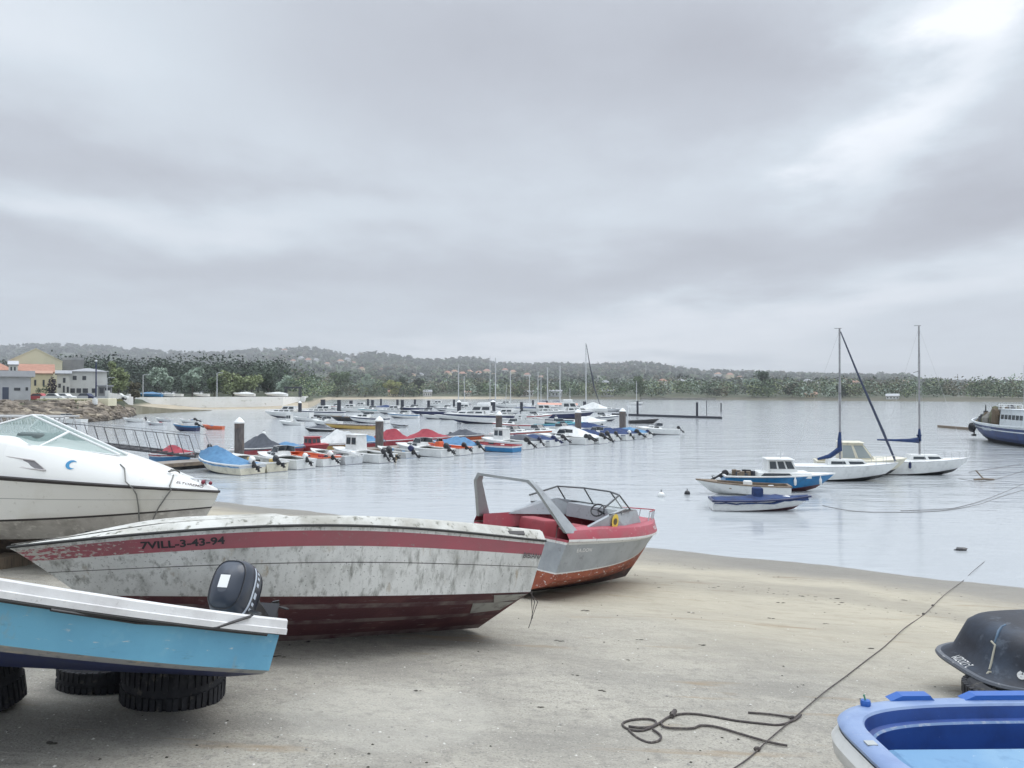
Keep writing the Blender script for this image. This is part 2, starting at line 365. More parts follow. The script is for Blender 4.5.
# simple moored craft -----------------------------------------------------------------
def craft(name,label,cat,loc,yaw,group=None,L=5,B=1.9,D=.85,kind='open',hull='white',bot='navy',deck='white',cover=None,motor=None,tilt=58,sr=.25,stripe=None,heel=0,draft=.22,cabh=.62,seat='wood',mast=0,boomc='navytarp',fly=False,lowq=True,rnd=False,peak=.4,ridge=.4,motors=1,arch=False):
    t=thing(name,label,cat,(loc[0],loc[1],-draft),(rad(heel),0,rad(yaw)),group)
    h=HG(L=L,B=B,D=D,sr=sr,rake=L*.17,zc0=draft*.9,zc1=D*.55,kr=D*.35,tr=.86,tm=.38,p=2.3,bc=.88,round=rnd)
    nt=12
    # origin mid boat: shift by using a child frame -> build with x offset
    class HS:
        def __init__(s): s.__dict__.update(h.__dict__)
        def pt(s,a,b): x,y,z=h.pt(a,b); return (x-L/2,y,z)
        def w(s,a): return h.w(a)
        def zs(s,a): return h.zs(a)
    H=HS()
    if rnd: bands=[(0,.42,1,2),(.42,.8,0,2),(.8,.93,2,1),(.93,1,0,1)]
    else: bands=[(0,H.vc+.04,1,2),(H.vc+.04,.78,0,2),(.78,.93,2,1),(.93,1,0,1)]
    hull_part(H,bands,[MM[hull],MM[bot],MM[stripe or hull]],t,nt=nt)
    z0=D
    if kind in('open','console'):
        inner_part(H,MM[deck] if deck!='white' else MM['interior'],t,v0=.5,nt=8); rail_part(H,MM[deck],t,nt=nt,w=.03,inn=.08)
        for f in ((.3,.62) if kind=='open' else (.22,)):
            x=L*f-L/2; w=h.w(f)*.84; b=MB(); b.box(x-.13,x+.13,-w,w,D*.72,D*.72+.05); b.build('seat',MM[seat],t)
        deck_part(H,MM[deck],t,.78,nt=5,dz=.008)
        gr=random.Random(int(abs(loc[0])*100)+int(L*10)); b=MB()
        for q in range(gr.randint(3,7)):
            fx=gr.uniform(.12,.7); x=L*fx-L/2; w=h.w(fx)*.6; y=gr.uniform(-w,w); e=gr.uniform(.08,.22); zz=D*.5; b.rbox(x-e,x+e,y-e*.8,y+e*.8,zz,D+gr.uniform(-.08,.16),r=e*.3,m=q%3,M=None)
        b.build('gear',[MM[gr.choice(('greytarp','black','wood','bluetarp','orange','white'))],MM[gr.choice(('black','redtarp','lgrey','wood'))],MM[gr.choice(('white','navytarp','black','yellow'))]],t,smooth=True)
        if kind=='console':
            b=MB(); b.rbox(-.25,.2,-.28,.28,D*.5,D+.35,r=.08); c=b.build('console',MM[deck],t,smooth=True)
            windscreen_part(c,-.1,.22,.26,D+.345,.22,MM['glass'],MM['steel'],rake=.1)
    elif kind=='tarp':
        rail_part(H,MM[deck],t,nt=nt); tarp_part(H,MM[cover],t,ridge=ridge,peak=peak)
    elif kind in('cuddy','cruiser','pilot'):
        inner_part(H,MM['interior'],t,v0=.55,nt=8,t1=.7); rail_part(H,MM[deck],t,nt=nt,inn=.14)
        deck_part(H,MM[deck],t,.42 if kind!='cruiser' else .34,nt=8,camber=.12,dz=.012)
        if kind=='cuddy':
            cabin_part(t,-L*.04,L*.30,B*.34,B*.16,D+.05,D+cabh*.62,MM[deck],MM['glass'],rake_f=.5,win=(.3,.75),split=2,roof=False)
            windscreen_part(t,-L*.10,L*.09,B*.37,D+cabh*.58,.36,MM['glass'],MM['steel'],rake=.25)
            if cover: 
                b=MB(); b.rbox(-L*.42,-L*.06,-B*.36,B*.36,D+.0,D+cabh*.95,r=.15); b.build('cockpit_cover',MM[cover],t,smooth=True)
        elif kind=='cruiser':
            cabin_part(t,-L*.08,L*.34,B*.37,B*.17,D+.03,D+cabh*.6,MM[deck],MM['glass'],rake_f=.7,win=(.35,.75),split=3,roof=False,front=False)
            cabin_part(t,-L*.18,L*.12,B*.33,B*.28,D+cabh*.58,D+cabh*1.25,MM[deck],MM['glass'],rake_f=.45,win=(.2,.85),split=2,name='wheelhouse')
            if fly:
                b=MB(); b.rbox(-L*.16,L*.02,-B*.27,B*.27,D+cabh*1.25+.06,D+cabh*1.75,r=.1); b.build('flybridge',MM[deck],t,smooth=True)
            b=MB()
            pts=[(H.pt(a,1)[0],H.pt(a,1)[1]*.93,H.pt(a,1)[2]+.32) for a in (.55,.7,.85,.98)]; pl=pts+[(p[0],-p[1],p[2]) for p in reversed(pts)]
            b.tube(pl,.015,4)
            for p in pl: b.tube([p,(p[0],p[1],p[2]-.33)],.012,4)
            b.build('bow_rail',MM['steel'],t)
        else:
            cabin_part(t,-L*.05,L*.18,B*.27,B*.25,D*.7,D+cabh*1.15,MM[deck],MM['glass'],rake_f=.1,win=(.55,.88),split=2)
    elif kind=='sail':
        deck_part(H,MM[deck],t,0,nt=12,camber=.05,dz=.008)
        rail_part(H,MM['alu'],t,nt=nt,hh=.02,w=.012,inn=.02)
        cabin_part(t,-L*.16,L*.24,B*.27,B*.16,D+.03,D+.36,MM[deck],MM['glass'],rake_f=.35,win=(.3,.72),split=2,roof=False,front=False)
    if arch:
        b=MB(); b.tube([(-L*.3,B*.4,D),(-L*.33,B*.38,D+.7),(-L*.33,-B*.38,D+.7),(-L*.3,-B*.4,D)],.04,6); b.build('arch',MM[deck],t,smooth=True)
    if mast:
        b=MB(); mx=L*.08; b.tube([(mx,0,D+.1),(mx,0,mast)],[.055,.04],8); b.build('mast',MM['alu'],t,smooth=True)
        b=MB(); b.tube([(mx-.05,0,D+1.1),(mx-.4,0,D+1.13),(mx-L*.3,0,D+1.08),(mx-L*.44,0,D+1.05)],[.12,.11,.08,.04],7); b.build('sail_cover',MM[boomc],t,smooth=True)
        b=MB()
        for q in ((L*.5-.05,0,D+sr),(-L*.5+.05,0,D),(mx,B*.45,D),(mx,-B*.45,D)): b.tube([(mx,0,mast-.1),q],.008,3)
        b.build('stays',MM['steel'],t)
    if motor:
        cc,ll=motor
        for k in range(motors):
            outboard(t,(-L/2-.02,(k-(motors-1)/2)*.5,D-.02),MM[cc],MM[ll],tilt=tilt+random.uniform(-28,14),s=random.uniform(.66,.9),yawoff=random.uniform(-25,25))
    return t,H
EXPO=0.64;ZEN=.2;ZEN2=2.6;SKYK=.76;SUNE=.85;HAZE=.00023
setup_mats()
# ---------------------------------------------------------------- camera, sky, sun
cam=bpy.data.cameras.new('camera'); co=bpy.data.objects.new('camera',cam); C.objects.link(co); sc.camera=co
cam.lens=28.125; cam.sensor_width=36; cam.clip_end=20000; cam.clip_start=.05
co.location=(0,0,CAMZ); co.rotation_euler=(rad(90)+math.atan(9/800),0,0)
sc.view_settings.view_transform='Standard'; sc.view_settings.look='None'; sc.view_settings.exposure=EXPO; sc.view_settings.gamma=1
SUN_EL,SUN_AZ=52,60     # azimuth measured from +Y towards +X
wd=bpy.data.worlds.new('World'); sc.world=wd; wd.use_nodes=True; nt=wd.node_tree
for n in list(nt.nodes): nt.nodes.remove(n)
L_=nt.links.new
def mth(op,a,b=None,c=None):
    n=_n(nt,'ShaderNodeMath',operation=op)
    for i,q in enumerate((a,b,c)):
        if q is None: continue
        if isinstance(q,(int,float)): n.inputs[i].default_value=q
        else: L_(q,n.inputs[i])
    return n.outputs[0]
sky=_n(nt,'ShaderNodeTexSky',sky_type='NISHITA'); sky.sun_disc=False; sky.sun_elevation=rad(SUN_EL); sky.sun_rotation=rad(SUN_AZ)
tc=_n(nt,'ShaderNodeTexCoord'); sep=_n(nt,'ShaderNodeSeparateXYZ'); L_(tc.outputs['Generated'],sep.inputs[0])
X,Y,Z=sep.outputs
az=mth('ARCTAN2',X,Y); el=mth('ARCSINE',mth('MAXIMUM',mth('MINIMUM',Z,1),-1))
zz=mth('ADD',mth('MAXIMUM',Z,0),.10)
cu=mth('DIVIDE',X,zz); cv=mth('DIVIDE',Y,zz)
cb=_n(nt,'ShaderNodeCombineXYZ'); L_(cu,cb.inputs[0]); L_(cv,cb.inputs[1]); 
def wn(scale,detail=6,rough=.55,stretch=(1,1,1),off=(0,0,0)):
    mp=_n(nt,'ShaderNodeMapping'); mp.inputs['Scale'].default_value=stretch; mp.inputs['Location'].default_value=off; L_(cb.outputs[0],mp.inputs[0])
    no=_n(nt,'ShaderNodeTexNoise'); no.inputs['Scale'].default_value=scale; no.inputs['Detail'].default_value=detail; no.inputs['Roughness'].default_value=rough; L_(mp.outputs[0],no.inputs['Vector']); return no.outputs[0]
n1=wn(.9,6,.5,(1,.8,1)); n2=wn(2.4,7,.6,(1,.8,1),(3,1,0)); n3=wn(.45,4,.5,(1,1,1),(7,3,0))
azw=mth('ADD',az,mth('MULTIPLY',mth('SUBTRACT',n2,.5),.28)); elw=mth('ADD',el,mth('MULTIPLY',mth('SUBTRACT',n1,.5),.16))
def pxae(px,py):
    dx=(px-512)/F;dz=(HOR-py)/F; return math.atan2(dx,1),math.asin(dz/math.sqrt(1+dx*dx+dz*dz))
def blob(px,py,sx,sy,ang,amp):
    a,e=pxae(px,py); sx/=F; sy/=F; ca,sa=math.cos(rad(ang)),math.sin(rad(ang))
    da=mth('SUBTRACT',azw,a); de=mth('SUBTRACT',elw,e)
    u=mth('DIVIDE',mth('ADD',mth('MULTIPLY',da,ca),mth('MULTIPLY',de,sa)),sx); v=mth('DIVIDE',mth('SUBTRACT',mth('MULTIPLY',de,ca),mth('MULTIPLY',da,sa)),sy)
    r=mth('ADD',mth('MULTIPLY',u,u),mth('MULTIPLY',v,v)); return mth('MULTIPLY',mth('EXPONENT',mth('MULTIPLY',r,-1)),amp*1.35)
val=mth('ADD',.60,mth('MULTIPLY',mth('SUBTRACT',n1,.5),.20)); val=mth('ADD',val,mth('MULTIPLY',mth('SUBTRACT',n2,.5),.22)); val=mth('ADD',val,mth('MULTIPLY',mth('SUBTRACT',n3,.5),.1))
for a in ((640,20,330,60,0,-.10),(850,75,170,45,-15,-.12),(430,95,280,50,-6,-.07),(560,60,200,40,-10,-.05),(80,178,260,22,0,-.11),(930,25,130,34,28,.10),(1000,22,45,22,10,.26),(955,95,70,40,50,.15),(885,160,75,32,35,.13),(900,130,120,70,40,.06),(130,212,260,18,2,.13),(260,262,340,24,0,-.09),
          (800,245,330,34,8,-.15),(960,215,110,35,0,-.10),(640,235,90,20,0,.05),(790,312,330,26,8,.16),(330,325,400,26,0,.05),(300,352,700,14,0,.05),(700,350,400,14,0,.05),(950,345,200,22,0,-.03),(60,40,160,60,0,.10),(250,380,500,14,0,.03)):
    val=mth('ADD',val,blob(*a))
# an overcast sky is brightest overhead
up=mth('MAXIMUM',mth('SUBTRACT',el,.5),0); val=mth('ADD',val,mth('MULTIPLY',up,ZEN)); val=mth('MAXIMUM',val,.15)
cr=_n(nt,'ShaderNodeValToRGB'); L_(val,cr.inputs[0]); e=cr.color_ramp.elements
e[0].position=.3; e[0].color=(.355,.365,.41,1); e[1].position=.95; e[1].color=(.92,.95,1,1)
q=e.new(.5); q.color=(.47,.50,.555,1); q=e.new(.65); q.color=(.605,.665,.725,1)
scl=_n(nt,'ShaderNodeVectorMath',operation='SCALE'); L_(cr.outputs[0],scl.inputs[0]); L_(mth('MULTIPLY',mth('ADD',1,mth('MULTIPLY',up,ZEN2)),10*SKYK),scl.inputs['Scale'])
mx=_n(nt,'ShaderNodeMix',data_type='RGBA'); mx.inputs[0].default_value=.96; L_(sky.outputs[0],mx.inputs[6]); L_(scl.outputs[0],mx.inputs[7])
bg=_n(nt,'ShaderNodeBackground'); bg.inputs[1].default_value=.1; L_(mx.outputs[2],bg.inputs[0])
ow=_n(nt,'ShaderNodeOutputWorld'); L_(bg.outputs[0],ow.inputs[0])
sl=bpy.data.lights.new('sun','SUN'); so=bpy.data.objects.new('sun',sl); C.objects.link(so); sl.energy=SUNE; sl.angle=rad(45); sl.color=(1,.97,.93)
so.rotation_euler=(rad(90-SUN_EL),0,rad(-SUN_AZ)+math.pi)
so.rotation_euler=(Vector((-math.sin(rad(SUN_AZ))*math.cos(rad(SUN_EL)),-math.cos(rad(SUN_AZ))*math.cos(rad(SUN_EL)),-math.sin(rad(SUN_EL)))).to_track_quat('-Z','Y')).to_euler(); so.location=(20,10,60)
# ---------------------------------------------------------------- slipway and beach
def ground_mat():
    m=bpy.data.materials.new('slipway_concrete_and_sand'); m.use_nodes=True; nt=m.node_tree; b=nt.nodes['Principled BSDF']; L=nt.links.new
    def mt(op,a,b_=None):
        n=_n(nt,'ShaderNodeMath',operation=op)
        for i,q in enumerate((a,b_)):
            if q is None: continue
            if isinstance(q,(int,float)): n.inputs[i].default_value=q
            else: L(q,n.inputs[i])
        return n.outputs[0]
    def nz(s,lo,hi,st=None,d=5): return noise_fac(nt,s,lo,hi,st,d)
    geo=_n(nt,'ShaderNodeNewGeometry'); sp=_n(nt,'ShaderNodeSeparateXYZ'); L(geo.outputs['Position'],sp.inputs[0])
    def mr(v,a,b_):
        n=_n(nt,'ShaderNodeMapRange'); n.interpolation_type='SMOOTHSTEP'; n.inputs[1].default_value=a; n.inputs[2].default_value=b_; L(v,n.inputs[0]); return n.outputs[0]
    # height above the water with a wavering edge : old tide lines
    hz=mt('ADD',sp.outputs[2],mt('MULTIPLY',mt('SUBTRACT',nz(.25,0,1),.5),.7))
    conc=mixc(nt,nz(1.1,.42,.66),(.41,.385,.33),(.325,.305,.265))
    conc=mixc(nt,nz(.5,.46,.66,(1,2.2,1)),conc,(.265,.25,.22)); conc=mixc(nt,nz(9,.50,.72,None,4),conc,(.25,.235,.205))
    conc=mixc(nt,nz(55,.5,.72,None,3),conc,(.18,.172,.155))
    conc=mixc(nt,nz(38,.63,.72,None,3),conc,(.56,.54,.49))
    conc=mixc(nt,nz(120,.60,.75,None,2),conc,(.42,.40,.36))
    cc=G(392,712); dv=_n(nt,'ShaderNodeVectorMath',operation='DISTANCE'); L(geo.outputs['Position'],dv.inputs[0]); dv.inputs[1].default_value=cc
    dd=mt('ADD',dv.outputs['Value'],mt('MULTIPLY',mt('SUBTRACT',nz(2.5,0,1),.5),.5)); conc=mixc(nt,mt('MULTIPLY',mr(dd,.95,.75),.30),conc,(.47,.45,.40))
    sand=mixc(nt,nz(.6,.4,.65,(1,2,1)),(.445,.405,.32),(.385,.35,.28))
    sand=mixc(nt,nz(3,.5,.75,(1,2,1)),sand,(.34,.30,.23))
    sand=mixc(nt,nz(70,.55,.75,None,2),sand,(.40,.36,.28))
    c=mixc(nt,mr(hz,1.75,1.05),conc,sand)
    st=mixc(nt,nz(.9,.60,.72,(.5,2.4,1)),c,(.29,.225,.15))   # rusty streaks
    wet=mt('MULTIPLY',mr(hz,.62,.18),1.0)
    c=mixc(nt,mt('MULTIPLY',wet,.75),st,(.16,.145,.125))
    band=mt('MULTIPLY',mr(hz,.95,.80),mr(hz,.62,.74)); c=mixc(nt,mt('MULTIPLY',band,.35),c,(.20,.185,.16))
    L(c,b.inputs['Base Color'])
    ro=_n(nt,'ShaderNodeMapRange'); ro.inputs[3].default_value=.85; ro.inputs[4].default_value=.35; L(wet,ro.inputs[0]); L(ro.outputs[0],b.inputs['Roughness'])
    vo=_n(nt,'ShaderNodeTexVoronoi'); vo.inputs['Scale'].default_value=3.2; L(geo.outputs['Position'],vo.inputs['Vector']); ft=_n(nt,'ShaderNodeMapRange'); ft.inputs[1].default_value=.10; ft.inputs[2].default_value=.26; L(vo.outputs['Distance'],ft.inputs[0])
    tr=mt('ADD',mt('MULTIPLY',ft.outputs[0],mt('MULTIPLY',mr(hz,1.9,1.1),nz(.7,.45,.6))),mt('MULTIPLY',nz(1.6,.5,.62,(.12,2.4,1)),.6))
    b3=_n(nt,'ShaderNodeBump'); b3.inputs['Strength'].default_value=.5; b3.inputs['Distance'].default_value=.035; L(tr,b3.inputs['Height'])
    b1=_n(nt,'ShaderNodeBump'); b1.inputs['Strength'].default_value=.7; b1.inputs['Distance'].default_value=.02; L(nz(45,0,1,None,6),b1.inputs['Height'])
    b2=_n(nt,'ShaderNodeBump'); b2.inputs['Strength'].default_value=.5; b2.inputs['Distance'].default_value=.06; L(nz(2.2,0,1,None,4),b2.inputs['Height']); L(b3.outputs[0],b2.inputs['Normal']); L(b2.outputs[0],b1.inputs['Normal']); L(b1.outputs[0],b.inputs['Normal'])
    return m
GM=ground_mat()
def ground_z(x,y):
    z=gz(x,y)
    z+=.05*noise.noise(Vector((x*.35,y*.35,0)))+.012*noise.noise(Vector((x*1.7,y*1.7,3)))
    if z>4.2: z=4.2+(z-4.2)*.05
    if z<-1.2: z=-1.2
    return z
b=MB(); nx,ny=230,200
xs=[-60+120*i/nx for i in range(nx+1)]; ys=[-45+115*(j/ny) for j in range(ny+1)]
b.loft([[Vector((x,y,ground_z(x,y))) for x in xs] for y in ys])
struct('ground',b,GM,'sloping concrete slipway turning to sand at the water',smooth=True)
# loose shells, pebbles and weed scraps near the camera
b=MB(); rr=random.Random(3)
for i in range(2600):
    d=4.2+12*rr.random()**1.6; x=(rr.random()*1.5-.72)*d; y=d; z=gz(x,y)+.05*noise.noise(Vector((x*.35,y*.35,0)))+.012*noise.noise(Vector((x*1.7,y*1.7,3)))
    s=rr.choice((.004,.005,.007,.009,.013)); a=rr.random()*6
    vs=[(x+s*math.cos(a+k*1.2566)*rr.uniform(.6,1.2),y+s*math.sin(a+k*1.2566)*rr.uniform(.6,1.2),z+.002) for k in range(5)]+[(x,y,z+s*.7)]
    b.add(vs,[(k,(k+1)%5,5) for k in range(5)],rr.choice((0,0,1,1,2)))
struct('pebbles',b,[mat('shell_white',(.62,.6,.56),.6),mat('pebble_grey',(.28,.27,.25),.8),mat('weed_dark',(.05,.045,.035),.8)],'shell bits and pebbles scattered on the slipway',kind='stuff')
b=MB()
for px,py,s in ((575,675,.05),(640,640,.06),(780,602,.07),(870,646,.06),(690,612,.06),(700,645,.07),(845,640,.05),(600,690,.05),(280,655,.07),(310,640,.06),(540,706,.04),(55,740,.06),(418,690,.04),(630,660,.05),(770,617,.07),(825,622,.06),(905,600,.09),(800,596,.07),(660,587,.1),(585,610,.08),(560,640,.07),(860,700,.05)):
    p=G(px,py); 
    for k in range(3):
        q=p+Vector((rr.uniform(-1,1)*s*.7,rr.uniform(-1,1)*s*.4,0)); q.z=ground_z(q.x,q.y)+.004; e=s*rr.uniform(.15,.4); a0=rr.random()*6
        b.add([(q.x+e*1.7*math.cos(a0+m)*rr.uniform(.5,1.2),q.y+e*math.sin(a0+m)*rr.uniform(.4,1.1),q.z) for m in (0,1,2,3,4,5)]+[(q.x,q.y,q.z+e*.3)],[(m,(m+1)%6,6) for m in range(6)])
struct('seaweed',b,mat('weed_dark',(.05,.045,.035),.8),'dark seaweed scraps on the slipway',kind='stuff')
b=MB()
for i in range(420):
    x=rr.uniform(-9,15); lv=rr.choice((.78,.80,.84,.46))+rr.gauss(0,.02)+.04*noise.noise(Vector((x*.5,0,9))); y=(2.58-.061*x-lv)/.1; z=ground_z(x,y)+.003
    e=rr.uniform(.006,.02)*(1 if rr.random()<.9 else 1.8); a0=rr.random()*6
    b.add([(x+e*1.9*math.cos(a0+m)*rr.uniform(.4,1.2),y+e*math.sin(a0+m)*rr.uniform(.4,1.2),z) for m in range(6)]+[(x,y,z+e*.25)],[(m,(m+1)%6,6) for m in range(6)],i%3 and 0 or 1)
struct('tide_wrack',b,[mat('wrack',(.10,.085,.06),.85),mat('wrack_dark',(.05,.04,.03),.8)],'broken line of weed scraps left by the tide',kind='stuff')
# ---------------------------------------------------------------- water
def water_mat():
    m=bpy.data.materials.new('harbour_water'); m.use_nodes=True; nt=m.node_tree; b=nt.nodes['Principled BSDF']; L=nt.links.new
    b.inputs['Base Color'].default_value=(.42,.445,.465,1); b.inputs['Roughness'].default_value=.09; b.inputs['IOR'].default_value=1.34; b.inputs['Specular IOR Level'].default_value=.5
    geo=_n(nt,'ShaderNodeNewGeometry')
    def wv(scale,st,det,rot=0):
        mp=_n(nt,"ShaderNodeMapping"); mp.inputs["Scale"].default_value=st; mp.inputs['Rotation'].default_value=(0,0,rot); L(geo.outputs['Position'],mp.inputs[0])
        no=_n(nt,'ShaderNodeTexNoise'); no.inputs['Scale'].default_value=scale; no.inputs['Detail'].default_value=det; no.inputs['Roughness'].default_value=.6; L(mp.outputs[0],no.inputs['Vector']); return no.outputs[0]
    sp=_n(nt,'ShaderNodeSeparateXYZ'); L(geo.outputs['Position'],sp.inputs[0])
    amp=_n(nt,'ShaderNodeMapRange'); amp.inputs[1].default_value=22; amp.inputs[2].default_value=75; amp.inputs[3].default_value=.12; amp.inputs[4].default_value=.75; L(sp.outputs[1],amp.inputs[0])
    big=wv(.035,(.5,1,1),4,.2)
    bl=_n(nt,'ShaderNodeMapRange'); bl.inputs[1].default_value=.36; bl.inputs[2].default_value=.64; bl.inputs[3].default_value=.45; bl.inputs[4].default_value=1.2; L(big,bl.inputs[0])
    am=_n(nt,'ShaderNodeMath',operation='MULTIPLY'); L(amp.outputs[0],am.inputs[0]); L(bl.outputs[0],am.inputs[1])
    b1=_n(nt,'ShaderNodeBump'); b1.inputs['Distance'].default_value=.10; L(am.outputs[0],b1.inputs['Strength']); L(wv(2.1,(.45,1,1),4,.15),b1.inputs['Height'])
    b2=_n(nt,'ShaderNodeBump'); b2.inputs['Distance'].default_value=.35; L(am.outputs[0],b2.inputs['Strength']); L(wv(.5,(.4,1,1),3,-.1),b2.inputs['Height']); L(b1.outputs[0],b2.inputs['Normal'])
    L(b2.outputs[0],b.inputs['Normal'])
    return m
b=MB(); b.add([(-2400,8,0),(2400,8,0),(2400,2600,0),(-2400,2600,0)],[(0,1,2,3)])
struct('water',b,water_mat(),'grey rippled harbour water')
# ---------------------------------------------------------------- far land : one height field from the harbour edge to the ridge
DS=[(-400,100),(-100,112),(0,116),(60,118),(100,129),(120,144),(128,158),(150,200),(200,220),(300,229),(312,240),(330,560),(420,600),(500,600),(560,580),(700,520),(900,430),(1024,400),(1400,360)]
RIDGE=[(-400,350),(-100,348),(0,348),(50,345),(100,347),(150,353),(200,355),(250,352),(280,350),(310,350),(350,357),(375,354),(420,361),(440,361),(480,361),(500,366),(560,366),(600,366),(640,365),(670,368),(700,372),(740,373),(780,375),(820,377),(860,377),(900,377),(925,382),(960,385),(1024,385),(1400,386)]
DR=[(-400,3600),(250,3600),(360,3200),(700,2900),(900,2500),(1024,2300),(1400,2200)]
def tz(px,d):
    ds=interp(px,DS); s=d-ds
    if s<0: return max(-1.6,s*.15)
    D=interp(px,DR); rr=interp(px,RIDGE)
    if px<312:
        near=min(2.9,s*(.5 if px<128 else .085)); d0=330.
        if d<d0: return near
        f=min(1,(d-d0)/(D-d0)); r0=HOR-(2.9-CAMZ)*F/d0; row=lerp(r0,rr,f**.75)
    else:
        d0=ds+40; near=min(1.6,s*.06)
        if d<d0: return near
        f=min(1,(d-d0)/(D-d0)); r0=HOR-(1.6-CAMZ)*F/d0; row=lerp(r0,rr,f**.8)
    z=CAMZ+(HOR-row)*d/F
    if d>D: z=CAMZ+(HOR-rr)*D/F-(d-D)*.12
    z+=noise.noise(Vector((px*.03,d*.004,1)))*min(1,(d-d0)/400)*8
    return z
def T(px,d): 
    p=P(px,HOR,d); p.z=tz(px,d); return p
def d_for_row(px,row):
    d=interp(px,DS)+15; D=interp(px,DR)
    while d<D:
        if HOR-(tz(px,d)-CAMZ)*F/d<=row: return d
        d+=10
    return D-20
b=MB(); cols=[-400+1800*i/300 for i in range(301)]
rows=[]
for j in range(91):
    q=j/90
    rows.append([T(px,max(60,interp(px,DS)-8+ (4300-interp(px,DS))*q**2.2)) for px in cols])
b.loft(rows)
hm=mat('hill_grass_and_heath',(.075,.085,.045),.9,[((.035,.05,.028),.012,.4,.6),((.14,.125,.075),.03,.56,.66),((.05,.065,.035),.3,.4,.7)],bump=(.6,.6,1.0))
def land_mat():
    m=hm.copy(); m.name='shore_land'; nt=m.node_tree; bs=nt.nodes['Principled BSDF']; src=bs.inputs['Base Color'].links[0].from_socket
    geo=_n(nt,'ShaderNodeNewGeometry'); sp=_n(nt,'ShaderNodeSeparateXYZ'); nt.links.new(geo.outputs['Position'],sp.inputs[0])
    r=_n(nt,'ShaderNodeMapRange'); r.inputs[1].default_value=2.0; r.inputs[2].default_value=1.3; nt.links.new(sp.outputs[2],r.inputs[0])
    r2=_n(nt,'ShaderNodeMapRange'); r2.inputs[1].default_value=-10; r2.inputs[2].default_value=25; nt.links.new(sp.outputs[0],r2.inputs[0])
    sd=mixc(nt,noise_fac(nt,.15,.4,.7),(.46,.40,.30),(.36,.31,.24)); sd=mixc(nt,r2.outputs[0],sd,(.11,.105,.075))
    nt.links.new(mixc(nt,r.outputs[0],src,sd),bs.inputs['Base Color']); return m
struct('hills',b,land_mat(),'low wooded hills and shore behind the harbour',smooth=True)
# ---------------------------------------------------------------- foliage
def leafmats():
    out=[]
    for nme,c in (('leaf_pine',(.026,.05,.029)),('leaf_dark',(.05,.085,.045)),('leaf_mid',(.11,.165,.075)),('leaf_light',(.29,.34,.17)),('leaf_silver',(.34,.42,.34)),('leaf_brown',(.14,.13,.08)),('leaf_yellow',(.38,.40,.15))):
        out.append(mat(nme,c,.75,[(tuple(x*.7 for x in c),.25,.42,.62),(tuple(min(1,x*1.2) for x in c),.6,.55,.7)]))
    return out
LM=leafmats()
def leaves(b,c,R,n,size,mi,rnd,lobes=None):
    if lobes is None: lobes=[(Vector((0,0,0)),1.0)]
    for i in range(n):
        lc,lr=rnd.choice(lobes)
        u=Vector((rnd.gauss(0,1),rnd.gauss(0,1),rnd.gauss(0,1))).normalized()*(rnd.random()**.38)
        p=Vector((c[0]+(lc.x+u.x*lr)*R[0],c[1]+(lc.y+u.y*lr)*R[1],c[2]+(lc.z+u.z*lr)*R[2]))
        a=Vector((rnd.uniform(-1,1),rnd.uniform(-1,1),rnd.uniform(-.6,.6))).normalized()*size*rnd.uniform(.6,1.3)
        d=Vector((rnd.uniform(-1,1),rnd.uniform(-1,1),rnd.uniform(-1,1))); d=(d-a*d.dot(a)/a.length_squared)
        d=d.normalized()*size*rnd.uniform(.5,1.1)
        b.add([p-a,p+d*.6,p+a,p-d*.7],[(0,1,2,3)],mi)
def tree(px,base,top,wpx,d,mi,label,cat='tree',name='leafy_tree',dens=1.0,group='single trees along the shore',slim=False):
    r=random.Random(int(px*13+top)); o=T(px,d); zt=CAMZ+(HOR-top)*d/F; H=max(3,zt-o.z); wd=wpx*d/F/2*1.25
    t=thing(name,label,cat,o,(0,0,0),group)
    b=MB(); b.tube([(0,0,-.3),(wd*.05,0,H*.3),(-wd*.04,.1,H*.6),(0,0,H*.85)],[H*.03,H*.022,H*.014,.03],6)
    for k in range(6):
        a=k*1.1+px; z=H*(.3+.08*k); b.tube([(0,0,z),(math.cos(a)*wd*.35,math.sin(a)*wd*.35,z+H*.1),(math.cos(a)*wd*.6,math.sin(a)*wd*.6,z+H*.14)],[H*.012,H*.008,.02],4)
    b.build('trunk',mat('bark',(.10,.08,.06),.9,[((.05,.04,.035),3,.4,.7)]),t)
    lob=[(Vector((0,0,0)),.55)]
    for k in range(9):
        a=r.random()*6.3; q=r.uniform(.35,.75); zz=r.uniform(-.75,.75); lob.append((Vector((math.cos(a)*q*(1-abs(zz)*.5),math.sin(a)*q*(1-abs(zz)*.5),zz)),r.uniform(.22,.42)))
    b=MB(); leaves(b,(0,0,H*.58),(wd,wd,H*.44),int(1500*dens),max(.26,min(.7,d*.0019)),0,r,lob)
    leaves(b,(0,0,H*.58),(wd*.7,wd*.7,H*.35),int(250*dens),max(.4,d*.003),0,r,lob)
    b.build('crown',[LM[mi]],t)
    return t
def wood(name,n,pick,hgt,label,mis,nl=26,size=1.0,seed=1,wfac=.42):
    r=random.Random(seed); b=MB(); k=0
    while k<n:
        q=pick(r)
        if q is None: continue
        px,d=q; o=T(px,d); H=hgt*r.uniform(.6,1.25); w=H*wfac*r.uniform(.7,1.3); mi=r.choice(mis)
        leaves(b,(o.x,o.y,o.z+H*.55),(w,w,H*.5),nl,size*max(.5,d*.0016)*r.uniform(.8,1.2),mi,r)
        k+=1
    return struct(name,b,LM,label,kind='stuff')
